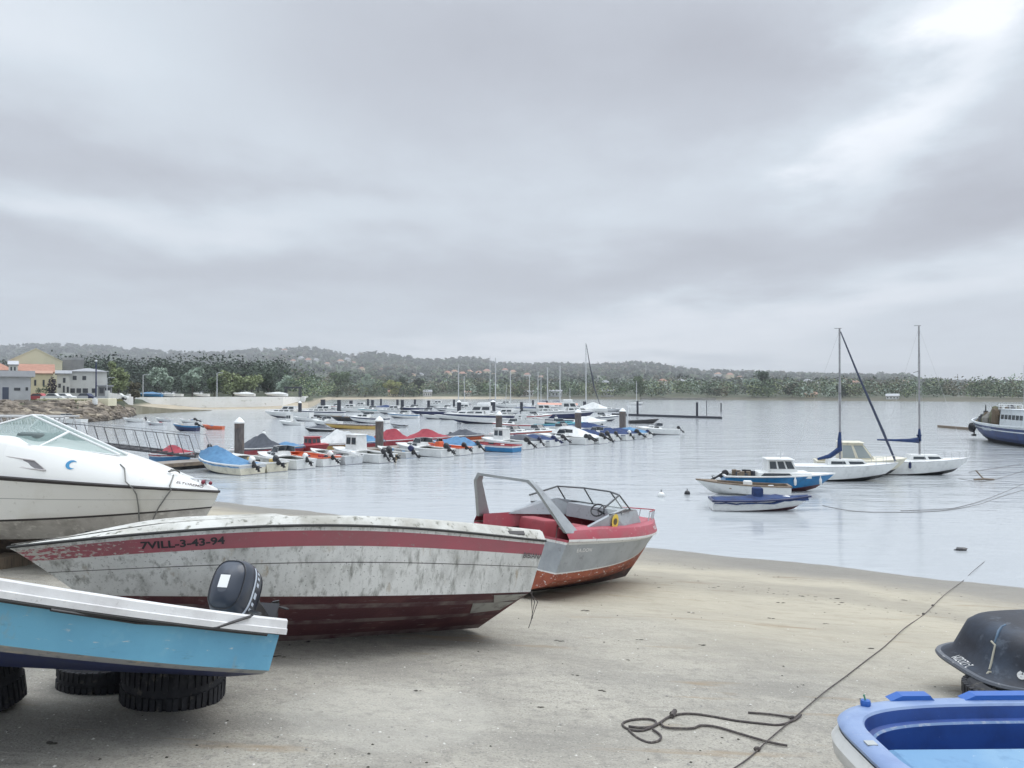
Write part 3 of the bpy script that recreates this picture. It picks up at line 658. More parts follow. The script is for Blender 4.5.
def local_hit(o,px,py):
    """where the line of sight through a photo pixel meets part o, in o's own space"""
    bpy.context.view_layer.update(); M=o.matrix_world.inverted(); me=o.data
    bv=BVHTree.FromPolygons([v.co for v in me.vertices],[p.vertices for p in me.polygons])
    a=M@Vector((0,0,CAMZ)); q=M@P(px,py,10.0); d=(q-a).normalized(); h=bv.ray_cast(a,d)
    if h[0] is None: h=bv.find_nearest(a+d*((q-a).length*.8))
    return h[0]-d*.006
# ================================================================ boats hauled out on the slipway
# ---- A : long white and red speedboat hull
def hA():
    t=thing('speedboat','long weathered white speedboat hull with red stripe and dark red bottom','boat',(-.4053,9.5963,1.6916),(.1981,-.118,3.7913))
    h=HG(trake=.2249,L=4.9139,B=2.1946,D=.9679,rexp=.9,rake=1.0,sr=-.0342,zc0=.4104,zc1=.5195,kr=.2,hump=.1338,ks=.5,tm=.35,tr=.95,p=2.4,bc=.86)
    dirty=mat('weathered_gelcoat',(.70,.70,.68),.6,[((.54,.54,.52),1.1,.45,.72),((.42,.42,.40),4,.52,.76,(1,1,.5)),((.22,.22,.20),15,.52,.72,(1,1,.22)),((.36,.30,.22),9,.62,.76,(1,1,.2)),((.14,.14,.13),45,.60,.72),((.5,.47,.40),2.3,.62,.8)],bump=(40,.15))
    # red band whose paint has peeled toward the bow
    red=bpy.data.materials.new('peeling_red_stripe'); red.use_nodes=True; nt=red.node_tree; bs=nt.nodes['Principled BSDF']; bs.inputs['Roughness'].default_value=.6
    tc=_n(nt,'ShaderNodeTexCoord'); sp=_n(nt,'ShaderNodeSeparateXYZ'); nt.links.new(tc.outputs['Object'],sp.inputs[0])
    r=_n(nt,'ShaderNodeMapRange'); r.inputs[1].default_value=3.2; r.inputs[2].default_value=4.8; r.inputs[3].default_value=-.16; r.inputs[4].default_value=.16; nt.links.new(sp.outputs[0],r.inputs[0])
    no=noise_fac(nt,26,.0,1,(.6,1,2)); a=_n(nt,'ShaderNodeMath',operation='ADD'); nt.links.new(no,a.inputs[0]); nt.links.new(r.outputs[0],a.inputs[1])
    th=_n(nt,'ShaderNodeMapRange'); th.inputs[1].default_value=.60; th.inputs[2].default_value=.68; nt.links.new(a.outputs[0],th.inputs[0])
    c=mixc(nt,noise_fac(nt,2.5,.35,.7),(.37,.10,.125),(.29,.105,.12)); c=mixc(nt,noise_fac(nt,30,.62,.75),c,(.25,.22,.21)); nt.links.new(mixc(nt,th.outputs[0],c,(.5,.49,.45)),bs.inputs['Base Color'])
    seam=mat('dark_seam',(.06,.055,.05),.8)
    anti=mat('old_antifouling',(.085,.026,.035),.75,[((.15,.06,.06),2.2,.45,.7),((.26,.23,.21),9,.62,.74,(.5,2,2)),((.03,.02,.02),5,.6,.8)],bump=(30,.3))
    strake=mat('bare_strake',(.20,.16,.155),.8,[((.085,.03,.04),3,.40,.62)])
    vc=h.vc
    bands=[(0,.04,4,1),(.04,.135,3,1),(.135,.165,4,1),(.165,.255,3,2),(.255,.29,4,1),(.29,vc,3,1),(vc,.40,0,1),(.40,.66,0,3),(.66,.668,2,1),(.668,.815,0,2),(.815,.955,1,3),(.955,1,0,1)]
    hu=hull_part(h,bands,[dirty,red,seam,anti,strake],t,nt=40,transom=0)
    rub_part(h,mat('black_rubber_rail',(.03,.03,.03),.7),t,v=1,r=.014,nt=36)
    # deck moulding above the rail : rises inward, then a flat side deck and coaming
    deckm=mat('mossy_deck',(.60,.60,.57),.75,[((.36,.35,.31),2.2,.42,.66),((.16,.16,.13),13,.56,.68),((.40,.36,.27),5,.6,.75)],bump=(40,.3))
    b=MB()
    for sd in (1,-1):
        rows=[]
        for i in range(37):
            tt=1-(1-i/36)**1.35; x,y,z=h.pt(tt,1)
            rise=.13*(1-.45*tt)*min(1,(1.0-tt)*4+.12); k=min(1,y*3)
            rows.append([Vector((x,y*sd,z+.012)),Vector((x-.02*tt,max(0,y-.05*k)*sd,z+rise*.8)),Vector((x-.04*tt,max(0,y-.10*k)*sd,z+rise)),Vector((x-.06*tt,max(0,y-.32*k)*sd,z+rise+.015)),Vector((x-.06*tt,max(0,y-.34*k)*sd,z+rise-.25*min(1,max(0,y-.34*k)*3)))])
        b.loft(rows,0)
    x,y,z=h.pt(0,1); b.add([(x,y,z),(x,y-.10,z+.13),(x,-y+.10,z+.13),(x,-y,z)],[(0,1,2,3)]); b.add([(x,y-.10,z+.13),(x+.3,y-.15,z+.145),(x+.3,-y+.15,z+.145),(x,-y+.10,z+.13)],[(0,1,2,3)])
    b.build('side_deck',deckm,t,smooth=True)
    b=MB(); rows=[]
    for i in range(15):
        tt=lerp(.55,.995,i/14); x,y,z=h.pt(tt,1); k=min(1,y*3); y=max(0.01,y-.315*k); rise=.13*(1-.45*tt)*min(1,(1.0-tt)*4+.12)+.013
        rows.append([(x,y*q,z+rise+.07*(1-q*q)*min(1,y*2)) for q in (1,.5,0,-.5,-1)])
    b.loft(rows); b.build('foredeck',deckm,t,smooth=True)
    inner_part(h,MM['interior'],t,t1=.6,v0=.3,th=.12,drop=.02)
    b=MB(); b.box(1.1,1.6,-.6,.6,.35,.62); b.build('seat',MM['redtarp'],t)
    # vent slot near the stern
    xs_,ys_,zs_=h.pt(.07,1); b=MB(); M=Matrix.Translation((xs_+.02,ys_-.03,zs_+.055))@Matrix.Rotation(rad(-62),4,'X'); b.box(-.14,.14,-.022,.022,-.004,.012,0,M); b.build('vent_slot',MM['black'],t)
    txt=mat('black_lettering',(.03,.03,.035),.6)
    vs,fs=text_tris('7VILL-3-43-94',.135,.002); tt=.555
    # t such that letters sit in the stripe
    def place(name,s,size,tt,v,m,bold=.0,sx=1.0,lab=None):
        vs,fs=text_tris(s,size,bold); vs=[Vector((q.x*sx,q.y,0)) for q in vs]
        a=Vector(h.pt(tt-.03,v)); c=Vector(h.pt(tt+.03,v)); u=Vector(h.pt(tt,v-.04)); o=Vector(h.pt(tt,v)); right=(a-c).normalized(); up=(o-u).normalized(); up=(up-right*up.dot(right)).normalized()
        return decal(name,vs,fs,hu,o,right,up,m,t,off=.005)
    place('registration_lettering','7VILL-3-43-94',.100,.765,.885,txt,.003,1.2)
    place('name_lettering','BIBIANA',.085,.022,.80,mat('faded_black_lettering',(.12,.11,.11),.7),.001,.9)
    for (a,c_,v0,v1) in ((.012,.075,.285,.335),(.02,.11,.19,.265)):
        b=MB(); q=[Vector(h.pt(tt,v)) for tt,v in ((a,v0),(c_,v0-.02),(c_+.03,v1),(a-.008,v1))]; n_=(q[1]-q[0]).cross(q[3]-q[0]).normalized(); n_=n_ if n_.z<0 or n_.y>0 else -n_
        b.prism([p+n_*.004 for p in q],n_*.004); b.build('bare_patch',mat('bare_grey_patch',(.38,.38,.36),.7,[((.2,.19,.18),8,.5,.7)]),t)
    # frayed rope ends hanging from the transom foot
    b=MB(); x,y,z=h.pt(.0,.36)
    for k in range(3): b.tube([(x-.02,y-.03*k,z),(x-.05-.02*k,y+.03*k-.05,z-.12),(x-.03+.03*k,y-.02,z-.3-.05*k)],.005,4)
    b.build('rope_ends',MM['rope'],t)
    return t
hA()
# ---- B : grey and red runabout with arch and windscreen
def hB():
    t=thing('motorboat','grey and red motorboat with a roll arch, windscreen and rusty bottom','boat',(-.5614,12.1465,1.3961),(.0395,.113,.8577))
    h=HG(L=5.092,B=2.025,D=1.005,rake=.909,sr=-.014,kr=.082,zc0=.3,zc1=.6,tm=.35,tr=.92,p=2.4,ks=.5,flare=.15)
    grey=mat('chalky_grey_paint',(.36,.385,.41),.55,[((.26,.28,.30),2,.45,.7),((.20,.20,.20),12,.6,.75)],bump=(30,.1))
    redp=mat('worn_red_paint',(.42,.075,.105),.5,[((.36,.11,.13),3,.4,.7),((.55,.4,.4),16,.62,.74)],bump=(30,.1))
    white=mat('chipped_white_line',(.66,.66,.65),.6,[((.4,.4,.4),15,.55,.7)])
    boot=mat('rusty_flaking_bottom',(.24,.06,.035),.8,[((.34,.10,.05),4,.4,.65),((.66,.66,.64),9,.60,.66,(1,1,2.5)),((.07,.04,.04),3,.55,.75)],bump=(20,.5))
    dark=mat('dark_bottom',(.05,.03,.03),.8,[((.15,.07,.06),5,.5,.7)])
    hu=hull_part(h,[(0,.12,3,1),(.12,.3,2,2),(.3,.5,2,2),(.5,.52,1,1),(.52,.93,0,5),(.93,.965,1,1),(.965,1,4,1)],[grey,white,boot,dark,redp],t,nt=30,t0=.17)
    b=MB()   # red side deck rising above the sheer
    for sd in (1,-1):
        rows=[]
        for i in range(31):
            tt=.17+.83*(1-(1-i/30)**1.3); x,y,z=h.pt(tt,1); k=min(1,y*3.5); rise=.10+.06*min(1,tt/.35)
            rows.append([Vector((x+.01,(y+.015)*sd,z-.03)),Vector((x+.01,(y+.018)*sd,z+.012)),Vector((x-.03*tt,max(0,y-.05*k)*sd,z+rise)),Vector((x-.06*tt,max(0,y-.20*k)*sd,z+rise+.03)),Vector((x-.06*tt,max(0,y-.22*k)*sd,z+rise-.22*min(1,max(0,y-.22*k)*3)))])
        b.loft(rows,lambda i,j:1 if j==0 else 0)
    b.build('side_deck',[redp,white],t,smooth=True)
    b=MB(); rows=[]
    for i in range(15):
        tt=lerp(.60,.99,i/14); x,y,z=h.pt(tt,1); k=min(1,y*3.5); y=max(0.01,y-.195*k)
        rows.append([(x,y*q,z+.19+.06*(1-q*q)*min(1,y*3)) for q in (1,.5,0,-.5,-1)])
    b.loft(rows); b.build('foredeck',redp,t,smooth=True)
    inner_part(h,mat('faded_liner',(.40,.30,.29),.7),t,t1=.72,v0=.42,th=.1,t0=.18)
    # flank panel carrying the windscreen, on both sides
    z=h.zs(.5)+.16
    for sd in (1,-1):
        b=MB(); w=[h.w(q)-.14 for q in (.30,.42,.55,.70)]; X=[.30*5.0,.42*5.0,.55*4.95,.70*4.85]
        pts=[Vector((X[0],w[0]*sd,z)),Vector((X[1]+.15,(w[1]-.02)*sd,z+.22)),Vector((X[2],(w[2]-.03)*sd,z+.30)),Vector((X[3],(w[3]-.05)*sd,z+.26)),Vector((X[3]+.25,(w[3]-.09)*sd,z+.02)),Vector((X[2],w[2]*sd,z))]
        b.prism(pts,(0,-.06*sd,0)); pn=b.build('flank_panel',grey,t)
        if sd<0:
            vs,fs=disc(.085,20); c=(pts[2]+pts[3])/2+Vector((-.22,0,-.11))
            def em(rr,m,off,nm,sq=False):
                v2,f2=disc(rr,20); v2=[Vector((q.x,q.y,0)) for q in v2]; hp=local_hit(pn,613.5,521)
                if sq: v2=[Vector((q.x,q.y*1.25,0)) for q in v2]
                o=MB().add([hp+Vector((q.x,-.02-off,q.y)) for q in v2],f2); return o.build(nm,m,pn)
            em(.10,mat('emblem_yellow',(.75,.55,.08),.5),.012,'emblem',True); em(.055,mat('emblem_dark',(.12,.09,.04),.5),.016,'emblem_centre')
    # coaming across below the windscreen, dashboard
    b=MB(); b.prism([Vector((X[2]-.1,-w[2]+.03,z+.02)),Vector((X[2]-.1,-w[2]+.03,z+.26)),Vector((X[3]+.05,-w[3]+.08,z+.24)),Vector((X[3]+.3,-w[3]+.12,z+.02))],(0,2*w[3]-.12,0)); b.build('dashboard',grey,t)
    fr=mat('dark_frame',(.10,.105,.11),.4,metal=.5); gl=bpy.data.materials.new('clear_salted_glass'); gl.use_nodes=True; g_=gl.node_tree.nodes['Principled BSDF']; g_.inputs['Base Color'].default_value=(.8,.88,.87,1); g_.inputs['Roughness'].default_value=.08; g_.inputs['Alpha'].default_value=.22; MM['clear']=gl
    zb=z+.27; hgt=.25
    base=[Vector((2.15,w[1]-.02,zb-.06)),Vector((3.0,w[2]-.10,zb)),Vector((3.34,w[3]*.5,zb-.02)),Vector((3.34,-w[3]*.5,zb-.02)),Vector((3.0,-w[2]+.10,zb)),Vector((2.15,-w[1]+.02,zb-.06))]
    top=[Vector((2.05,w[1]-.05,zb+.06)),Vector((2.66,w[2]-.14,zb+hgt)),Vector((2.95,w[3]*.45,zb+hgt+.02)),Vector((2.95,-w[3]*.45,zb+hgt+.02)),Vector((2.66,-w[2]+.14,zb+hgt)),Vector((2.05,-w[1]+.05,zb+.06))]
    b=MB(); b.loft([base,top]); ws=b.build('windscreen',gl,t)
    b=MB(); b.tube(top,.016,6); b.tube(base,.012,6)
    for i in (1,2,3,4): b.tube([base[i],top[i]],.014,6)
    b.build('screen_frame',fr,ws,smooth=True)
    # roll arch, a flat section bent tube
    xa=1.02; wy=h.w(.2)-.06; zt=h.zs(.2)+.1
    def ap(sd,q): return Vector((xa-.62*q,(wy-.34*q)*sd,zt+.70*q))
    sect=[]
    path=[(ap(-1,0),.34),(ap(-1,.45),.23),(ap(-1,.88),.13),(ap(-1,1)+Vector((-.01,.08,.03)),.10),(ap(1,1)+Vector((-.01,-.08,.03)),.10),(ap(1,.88),.14),(ap(1,.45),.20),(ap(1,0),.28)]
    b=MB(); rows=[]
    for k,(p,wd_) in enumerate(path):
        out=Vector((0,-1,0)) if k<3 else Vector((0,-.7,.7)) if k==3 else Vector((0,.7,.7)) if k==4 else Vector((0,1,0)); n_=out*.03
        rows.append([p+Vector((-wd_/2,0,0))+n_,p+Vector((wd_/2,0,0))+n_,p+Vector((wd_/2,0,0))-n_,p+Vector((-wd_/2,0,0))-n_])
    b.loft(rows,0,True); b.build('roll_arch',grey,t,smooth=True,angle=35)
    for (x0,x1,y0,y1,z0,z1) in ((1.0,1.35,-.75,.75,.45,.92),(1.7,2.1,-.72,-.15,.55,1.14),(1.7,2.1,.15,.72,.55,1.14)):
        b=MB(); b.rbox(x0,x1,y0,y1,z0,z1,r=.06); b.build('seat',mat('faded_red_seat',(.34,.06,.075),.6,[((.24,.05,.06),3,.4,.7)]),t,smooth=True)
    b=MB(); c0=Vector((2.42,-.42,zb-.04)); k_=18; ring=[c0+Vector((.05*math.sin(2*math.pi*k/k_),.13*math.cos(2*math.pi*k/k_),.10*math.sin(2*math.pi*k/k_))) for k in range(k_+1)]; b.tube(ring,.014,6); b.tube([c0,c0+Vector((.2,0,-.06))],.02,6)
    for a in (0,6,12): b.tube([c0,ring[a]],.008,4)
    b.build('steering_wheel',MM['black'],t,smooth=True)
    # bow rail
    b=MB(); pr=[h.pt(a,1) for a in (.86,.94,.99)]; zr=.36
    pl=[Vector((p[0]-.05,(p[1]*.7)*1,p[2]+zr)) for p in pr]+[Vector((p[0]-.05,-p[1]*.7,p[2]+zr)) for p in reversed(pr)]
    b.tube(pl,.012,6,1)
    for p in pl: b.tube([p,p-Vector((.03,0,.18))],.010,5,0)
    b.build('bow_rail',[MM['steel'],redp],t,smooth=True)
    wl=mat('white_lettering',(.74,.74,.74),.6)
    def place(name,s,size,tt,v,m,bold=.0,sx=1.0,right=1):
        vs,fs=text_tris(s,size,bold); vs=[Vector((q.x*sx,q.y,0)) for q in vs]
        f=lambda a,b_:Vector((h.pt(a,b_)[0],-h.pt(a,b_)[1],h.pt(a,b_)[2]))
        o=f(tt,v); r=(f(tt+.03,v)-f(tt-.03,v)).normalized(); up=(f(tt,v+.02)-f(tt,v-.02)).normalized(); up=(up-r*up.dot(r)).normalized()
        return decal(name,vs,fs,hu,o,r,up,m,t,off=.012)
    place('name_lettering','EA.DON',.085,.27,.84,wl,.001,1.25)
    side=[o for o in t.children if o.name.startswith('side_deck')][0]
    vs,fs=text_tris('YOSUE 2',.085,.002); vs=[Vector((q.x*1.3,q.y,0)) for q in vs]
    f=lambda a:Vector((h.pt(a,1)[0],-h.pt(a,1)[1],h.pt(a,1)[2]+.09)); r=(f(.87)-f(.80)).normalized()
    decal('bow_lettering',vs,fs,side,f(.835),r,Vector((0,.35,1)),wl,t,off=.006)
hB()
# ---- C : blue skiff on tyres
def hC():
    t=thing('skiff','light blue skiff with white gunwale and tilted outboard motor, propped on old tyres','boat',(-2.1168,5.9604,2.2889),(.2102,-.2629,3.8313))
    h=HG(L=3.953,B=1.736,D=.501,sr=.305,zc0=.153,zc1=.428,hump=.006,tm=.35,tr=.85,p=2.2,ks=.5,kr=.3,bc=.86,rake=.7,k0=.10)
    blue=mat('sky_blue_paint',(.165,.45,.64),.42,[((.13,.37,.56),1.8,.4,.7),((.24,.50,.64),6,.58,.8),((.10,.26,.38),18,.62,.74,(.3,1,1.5)),((.50,.58,.62),34,.66,.74,(.25,1,1)),((.30,.33,.33),5,.62,.80,(1,1,.25))],bump=(25,.06))
    nav=mat('navy_antifouling',(.018,.03,.11),.6,[((.04,.05,.10),5,.5,.75)])
    line=mat('scuffed_bare_edge',(.34,.35,.36),.7,[((.5,.45,.36),9,.55,.7),((.15,.17,.2),14,.55,.7)])
    wh=mat('chalky_white_gunwale',(.70,.70,.70),.5,[((.54,.53,.53),3,.45,.7),((.4,.39,.38),30,.62,.76)],bump=(25,.08))
    hu=hull_part(h,[(0,.30,1,3),(.30,.385,2,1),(.385,.83,0,5),(.83,.845,3,1),(.845,1,0,2)],[blue,nav,line,mat('dark_blue_seam',(.03,.12,.22),.6)],t,nt=34,transom=-1)  # the narrow band near the sheer is a darker blue seam
    # broad moulded gunwale: two steps with a dark rubber line below
    b=MB()
    def sect(p,sd,out=1):
        x,y,z=p; return [Vector((x,(y-.004)*sd,z-.092)),Vector((x,(y+.022)*sd,z-.088)),Vector((x,(y+.026)*sd,z-.052)),Vector((x,(y+.012)*sd,z-.045)),Vector((x,(y+.010)*sd,z+.004)),Vector((x,(y-.008)*sd,z+.018)),Vector((x,max(.003,y-.12)*sd,z+.022)),Vector((x,max(.003,y-.125)*sd,z-.08))]
    for sd in (1,-1):
        rows=[sect(h.pt(1-(1-i/30)**1.35,1),sd) for i in range(31)]; 
        x0=h.pt(0,1); rows.insert(0,[Vector((-.03,p.y,p.z)) for p in sect(x0,sd)])
        b.loft(rows,lambda i,j:1 if j==0 else 0); b.add(rows[0],[tuple(range(8))])
    x,y,z=h.pt(0,1); b.box(-.028,.09,-y+.10,y-.10,z-.089,z+.020)
    b.build('gunwale',[wh,mat('black_rubber_rail',(.03,.03,.03),.7)],t,smooth=True,angle=30)
    b=MB(); rows=[]
    for i in range(29):
        x,y,z=h.pt(.03+(i/28)**.8*.95,1); rows.append((x,y+.012,z-.098))
    b.tube(rows,.013,6); b.build('rubber_strip',MATS['black_rubber_rail'],t)
    inner_part(h,mat('skiff_liner',(.45,.5,.52),.6),t,v0=.4,th=.09)
    for f in (.3,.6):
        b=MB(); x=3.9*f; w=h.w(f)*.82; b.box(x-.12,x+.12,-w,w,.36,.40); b.build('thwart',wh,t)
    cowl=mat('outboard_cowl_paint',(.026,.034,.052),.32,[((.05,.065,.095),3,.5,.75)],coat=.3)
    o,c=outboard(t,(-.05,-.04,.55),cowl,MATS['dark_metal'],tilt=74,s=.80,detail=True,yawoff=44)
    wl=mat('white_sticker',(.8,.8,.8),.5); b=MB(); b.box(-.15,-.03,-.045,.045,.627,.630); b.build('sticker',wl,c)
    b=MB()
    for k in range(4):
        b.box(-.30+.02*k,-.29+.02*k,0,0,0,0)
    # light side flash wrapped round the cowl
    def cow(a,z):
        tab=((.10,.17,.12,-.12),(.14,.25,.165,-.12),(.20,.275,.18,-.115),(.32,.28,.185,-.11),(.44,.27,.18,-.10),(.54,.235,.155,-.09),(.60,.18,.11,-.085))
        A=interp(z,[(q[0],q[1]) for q in tab])+.004;Wd=interp(z,[(q[0],q[2]) for q in tab])+.004;X0=interp(z,[(q[0],q[3]) for q in tab]); c_,s_=math.cos(a),math.sin(a)
        return Vector((X0+A*abs(c_)**.7*(1 if c_>=0 else -1),Wd*abs(s_)**.7*(1 if s_>=0 else -1),z))
    for sd in (1,-1):
        fl=MB()
        fl.loft([[cow(sd*rad(a),z) for a in range(28,142,6)] for z in (.35,.385)])
        for k in range(6): fl.loft([[cow(sd*rad(a),z) for a in (60+12*k,66+12*k)] for z in (.27,.33)])
        fl.build('side_flash',mat('pale_flash',(.50,.56,.64),.45),c)
    for zz,nm,rr_ in ((.165,'cowl_seam',.007),(.55,'cowl_ridge',.005)):
        sm=MB(); sm.tube([cow(rad(a),zz) for a in range(0,361,10)],rr_,5); sm.build(nm,MM['black'],c,smooth=True)
    b=MB(); b.box(.155,.172,-.05,.05,.17,.26); b.build('latch',MM['lgrey'],c)
    b=MB(); b.rbox(.06,.16,-.10,.10,.18,.46,r=.03); b.build('intake_panel',MM['black'],c,smooth=True)
    b=MB(); y=h.pt(.08,1)[1]; b.tube([(-.02,.2,.54),(.12,.45,.56),(.15,y-.1,.54),(.3,y+.03,.50),(.5,y+.04,.42),(1.0,y+.045,.41),(1.5,h.w(.38)+.04,.44)],.010,6); b.build('control_cable',MM['black'],t,smooth=True)
hC()
# ---- tyres
def tyre(loc,r,w,label,rot=(0,0,0)):
    t=thing('old_tyre',label,'tyre',loc,rot,'old tyres under the boats')
    b=MB(); n=48; prof=[(r*.55,.02),(r*.60,0),(r*.86,.0),(r*.955,w*.10),(r,w*.24),(r,w*.76),(r*.955,w*.90),(r*.86,w),(r*.60,w),(r*.55,w-.02),(r*.62,w-.06),(r*.86,w*.7),(r*.86,w*.3),(r*.62,.06),(r*.55,.02)]
    b.lathe(prof,n)
    b.build('casing',MM['rubber'],t,smooth=True,angle=30)
    b=MB()
    N=44; rt=random.Random(int(r*1000))
    for k in range(N):
        a=2*math.pi*(k+rt.uniform(-.12,.12))/N
        for z0,z1,da in ((.05,.42,.0),(.58,.95,.10)):
            M=Matrix.Rotation(a+da,4,'Z'); b.box(r*.93,r+.010+rt.uniform(0,.006),-r*.05,r*.05,w*z0,w*z1,0,M)
    b.build('tread',MM['rubber'],t)
p=G(168,701); tyre((p.x,p.y+.12,ground_z(p.x,p.y)-.02),.37,.36,'chunky old tyre under the stern half of the light blue skiff',(.06,.05,.3))
p=G(96,688); tyre((p.x,p.y+.15,ground_z(p.x,p.y)-.02),.33,.20,'old tyre in the shade behind the other two, under the light blue skiff',(0,.03,.9))
p=G(2,716); tyre((p.x-.30,p.y+.22,ground_z(p.x,p.y)-.02),.30,.42,'tall old tyre at the left edge holding up the light blue skiff',(.05,-.1,.2))
# ---- F : white cabin cruiser
def hF():
    t=thing('cabin_cruiser','white cabin cruiser with blue crescent mark and raked windscreen behind the red striped hull','boat',(-11.1863,13.1823,1.9666),(-.0521,.0468,-.1113))
    h=HG(L=6.589,B=2.345,D=1.482,sr=-.177,zc0=.636,zc1=1.066,tm=.35,tr=.92,p=2.6,ks=.45,kr=.5,bc=.93,rake=.45,vc=.4)
    wh=mat('cruiser_gelcoat',(.76,.76,.74),.3,[((.66,.66,.63),1.5,.5,.8),((.5,.47,.38),7,.68,.82)])
    low=mat('cruiser_stained_side',(.73,.72,.68),.4,[((.62,.60,.54),1.5,.5,.8),((.42,.40,.35),10,.62,.8)])
    blk=mat('black_line',(.04,.035,.035),.5); bot=mat('chalky_bottom',(.52,.50,.47),.8,[((.3,.28,.26),3,.45,.7),((.66,.64,.6),9,.55,.7)],bump=(20,.3)); dk=mat('dark_keel_paint',(.05,.04,.035),.8,[((.16,.12,.09),5,.5,.75)])
    hu=hull_part(h,[(0,.22,3,2),(.22,.385,2,2),(.385,.405,1,1),(.405,.70,4,3),(.70,.71,5,1),(.71,.955,4,2),(.955,1,1,1)],[wh,blk,bot,dk,low,mat('grey_groove',(.35,.35,.34),.5)],t,nt=32)
    rub_part(h,blk,t,r=.022,nt=32)
    def hd(tt): return interp(tt,[(0,.30),(.3,.50),(.55,.56),(.66,.45),(.80,.315),(.92,.185),(1,.055)])
    b=MB(); TS=[1-(1-i/36)**1.2 for i in range(37)]
    def dk_pt(tt,u):
        x,y,z=h.pt(tt,1); H=hd(tt); k=min(1,y*2.5)
        Q={0:(y,0.01),1:(y-.02*k,H*.25),2:(y-.16*k,H*.85),3:(y-.22*k,H*.97),4:(max(0,y-.45*k),H*1.05),5:(0,H*1.10)}[u]
        return Vector((x-.03*u*tt*.5,max(0,Q[0]),z+Q[1]))
    for sd in (1,-1):
        kk=[i for i,q in enumerate(TS) if q>.54][0]
        rows=[[Vector((p.x,p.y*sd,p.z)) for p in (dk_pt(tt,u) for u in range(6))] for tt in TS[kk:]]
        b.loft(rows); rows=[[Vector((p.x,p.y*sd,p.z)) for p in (dk_pt(tt,u) for u in range(5))]+[Vector((dk_pt(tt,4).x,dk_pt(tt,4).y*sd,dk_pt(tt,4).z-.5))] for tt in TS[:kk+1]]; b.loft(rows)
    dm=b.build('deck_moulding',wh,t,smooth=True,angle=40)
    inner_part(h,MM['interior'],t,t1=.6,v0=.45,th=.3)
    # seats / dash dimly behind the glass
    b=MB(); b.rbox(3.55,3.95,-.65,-.15,1.5,2.08,r=.08); b.rbox(3.55,3.95,.15,.65,1.5,2.08,r=.08); b.build('seats',mat('dark_seat',(.10,.13,.13),.6),t,smooth=True)
    # windscreen
    f=lambda tt,sd,dz=0,i=4: Vector((dk_pt(tt,i).x,dk_pt(tt,i).y*sd,dk_pt(tt,i).z+dz))
    gl=bpy.data.materials.new('green_tinted_glass'); gl.use_nodes=True; g_=gl.node_tree.nodes['Principled BSDF']; g_.inputs['Base Color'].default_value=(.30,.42,.40,1); g_.inputs['Roughness'].default_value=.06; g_.inputs['Alpha'].default_value=.45
    A=[f(.46,-1,0,3),f(.61,-1,0,3),f(.75,-1,0,3)]; Tt=[f(.46,-1,.12,4),f(.545,-1,.32,4)]; A[2]=Vector((A[2].x,-.10,dk_pt(.75,5).z)); Tt[1].y=-.13; Tt[0].y=-.45; Tt[1].x-=.12; A[2].x+=.05
    b=MB()
    for sd in (-1,1):
        m=lambda p:Vector((p.x,abs(p.y)*sd,p.z))
        b.add([m(A[0]),m(A[1]),m(A[2]),m(Tt[1]),m(Tt[0])],[(0,1,2,3,4)])
    m2=lambda p,sd:Vector((p.x,abs(p.y)*sd,p.z))
    b.add([m2(A[2],-1),m2(A[2],1),m2(Tt[1],1),m2(Tt[1],-1)],[(0,1,2,3)])
    ws=b.build('windscreen',gl,t)
    b=MB(); pm=lambda p,q,k:p.lerp(q,k)
    for sd in (-1,1):
        a0,a1,a2,t0_,t1_=[m2(q,sd) for q in (A[0],A[1],A[2],Tt[0],Tt[1])]
        b.tube([a2+Vector((0,0,.01)),t1_],.020,8); b.tube([t1_,t0_,a0],.020,8); mid=pm(t1_,a2,.42); b.tube([mid,Vector((mid.x+.0,a1.y,f(.655,sd,0,3).z+.0))],.022,8)
        b.tube([a0,a1,a2],.010,6)
    b.tube([m2(Tt[1],1),m2(Tt[1],-1)],.020,8)
    b.build('screen_frame',mat('white_frame',(.75,.76,.76),.35),ws,smooth=True)
    # cabin window on the moulding side
    def onside(tt,u0,k): 
        a=dk_pt(tt,0 if k<.5 else 1);c=dk_pt(tt,2); q=dk_pt(tt,1).lerp(c,k); return Vector((q.x,-q.y,q.z))
    vs=[onside(.46,0,.12),onside(.665,0,.12),onside(.635,0,.52),onside(.46,0,.62)]
    b=MB(); b.prism([v+Vector((0,-.012,.004)) for v in vs],(0,.008,0)); w=b.build('cabin_window',mat('grey_perspex',(.22,.21,.22),.25),t)
    b=MB(); b.tube([v+Vector((0,-.018,.006)) for v in vs]+[vs[0]+Vector((0,-.018,.006))],.010,5); b.tube([vs[3].lerp(vs[2],.35)+Vector((0,-.02,.006)),vs[0].lerp(vs[1],.8)+Vector((0,-.02,.006))],.006,4); b.build('window_frame',mat('pale_frame',(.5,.47,.47),.5),w)
    # crescent moon mark
    o=onside(.71,0,.62); R=.075; pts=[];n=18
    for k in range(n+1):
        a=rad(50+260*k/n); pts.append(Vector((R*math.cos(a),R*math.sin(a),0)))
    inn=[]
    for k in range(n+1):
        a=rad(50+260*k/n); q=Vector((.028+R*.72*math.cos(a),R*.72*math.sin(a),0)); inn.append(q if (k>0 and k<n) else pts[k])
    vs=pts+inn; fs=[(k,k+1,n+2+k,n+1+k) for k in range(n)]
    decal('crescent_mark',vs,fs,dm,o,(1,0,0),(0,.35,1),mat('mark_blue',(.04,.25,.48),.5),t,off=.006)
    vs,fs=text_tris('ELTOREMO',.055,.001); vs=[Vector((q.x*1.25,q.y,0)) for q in vs]
    decal('name_lettering',vs,fs,dm,onside(.945,0,.50),(1,-.02,0),(0,.35,1),mat('small_grey_lettering',(.15,.12,.12),.6),t,off=.005)
    b=MB(); p0=f(.975,-1,0,2)
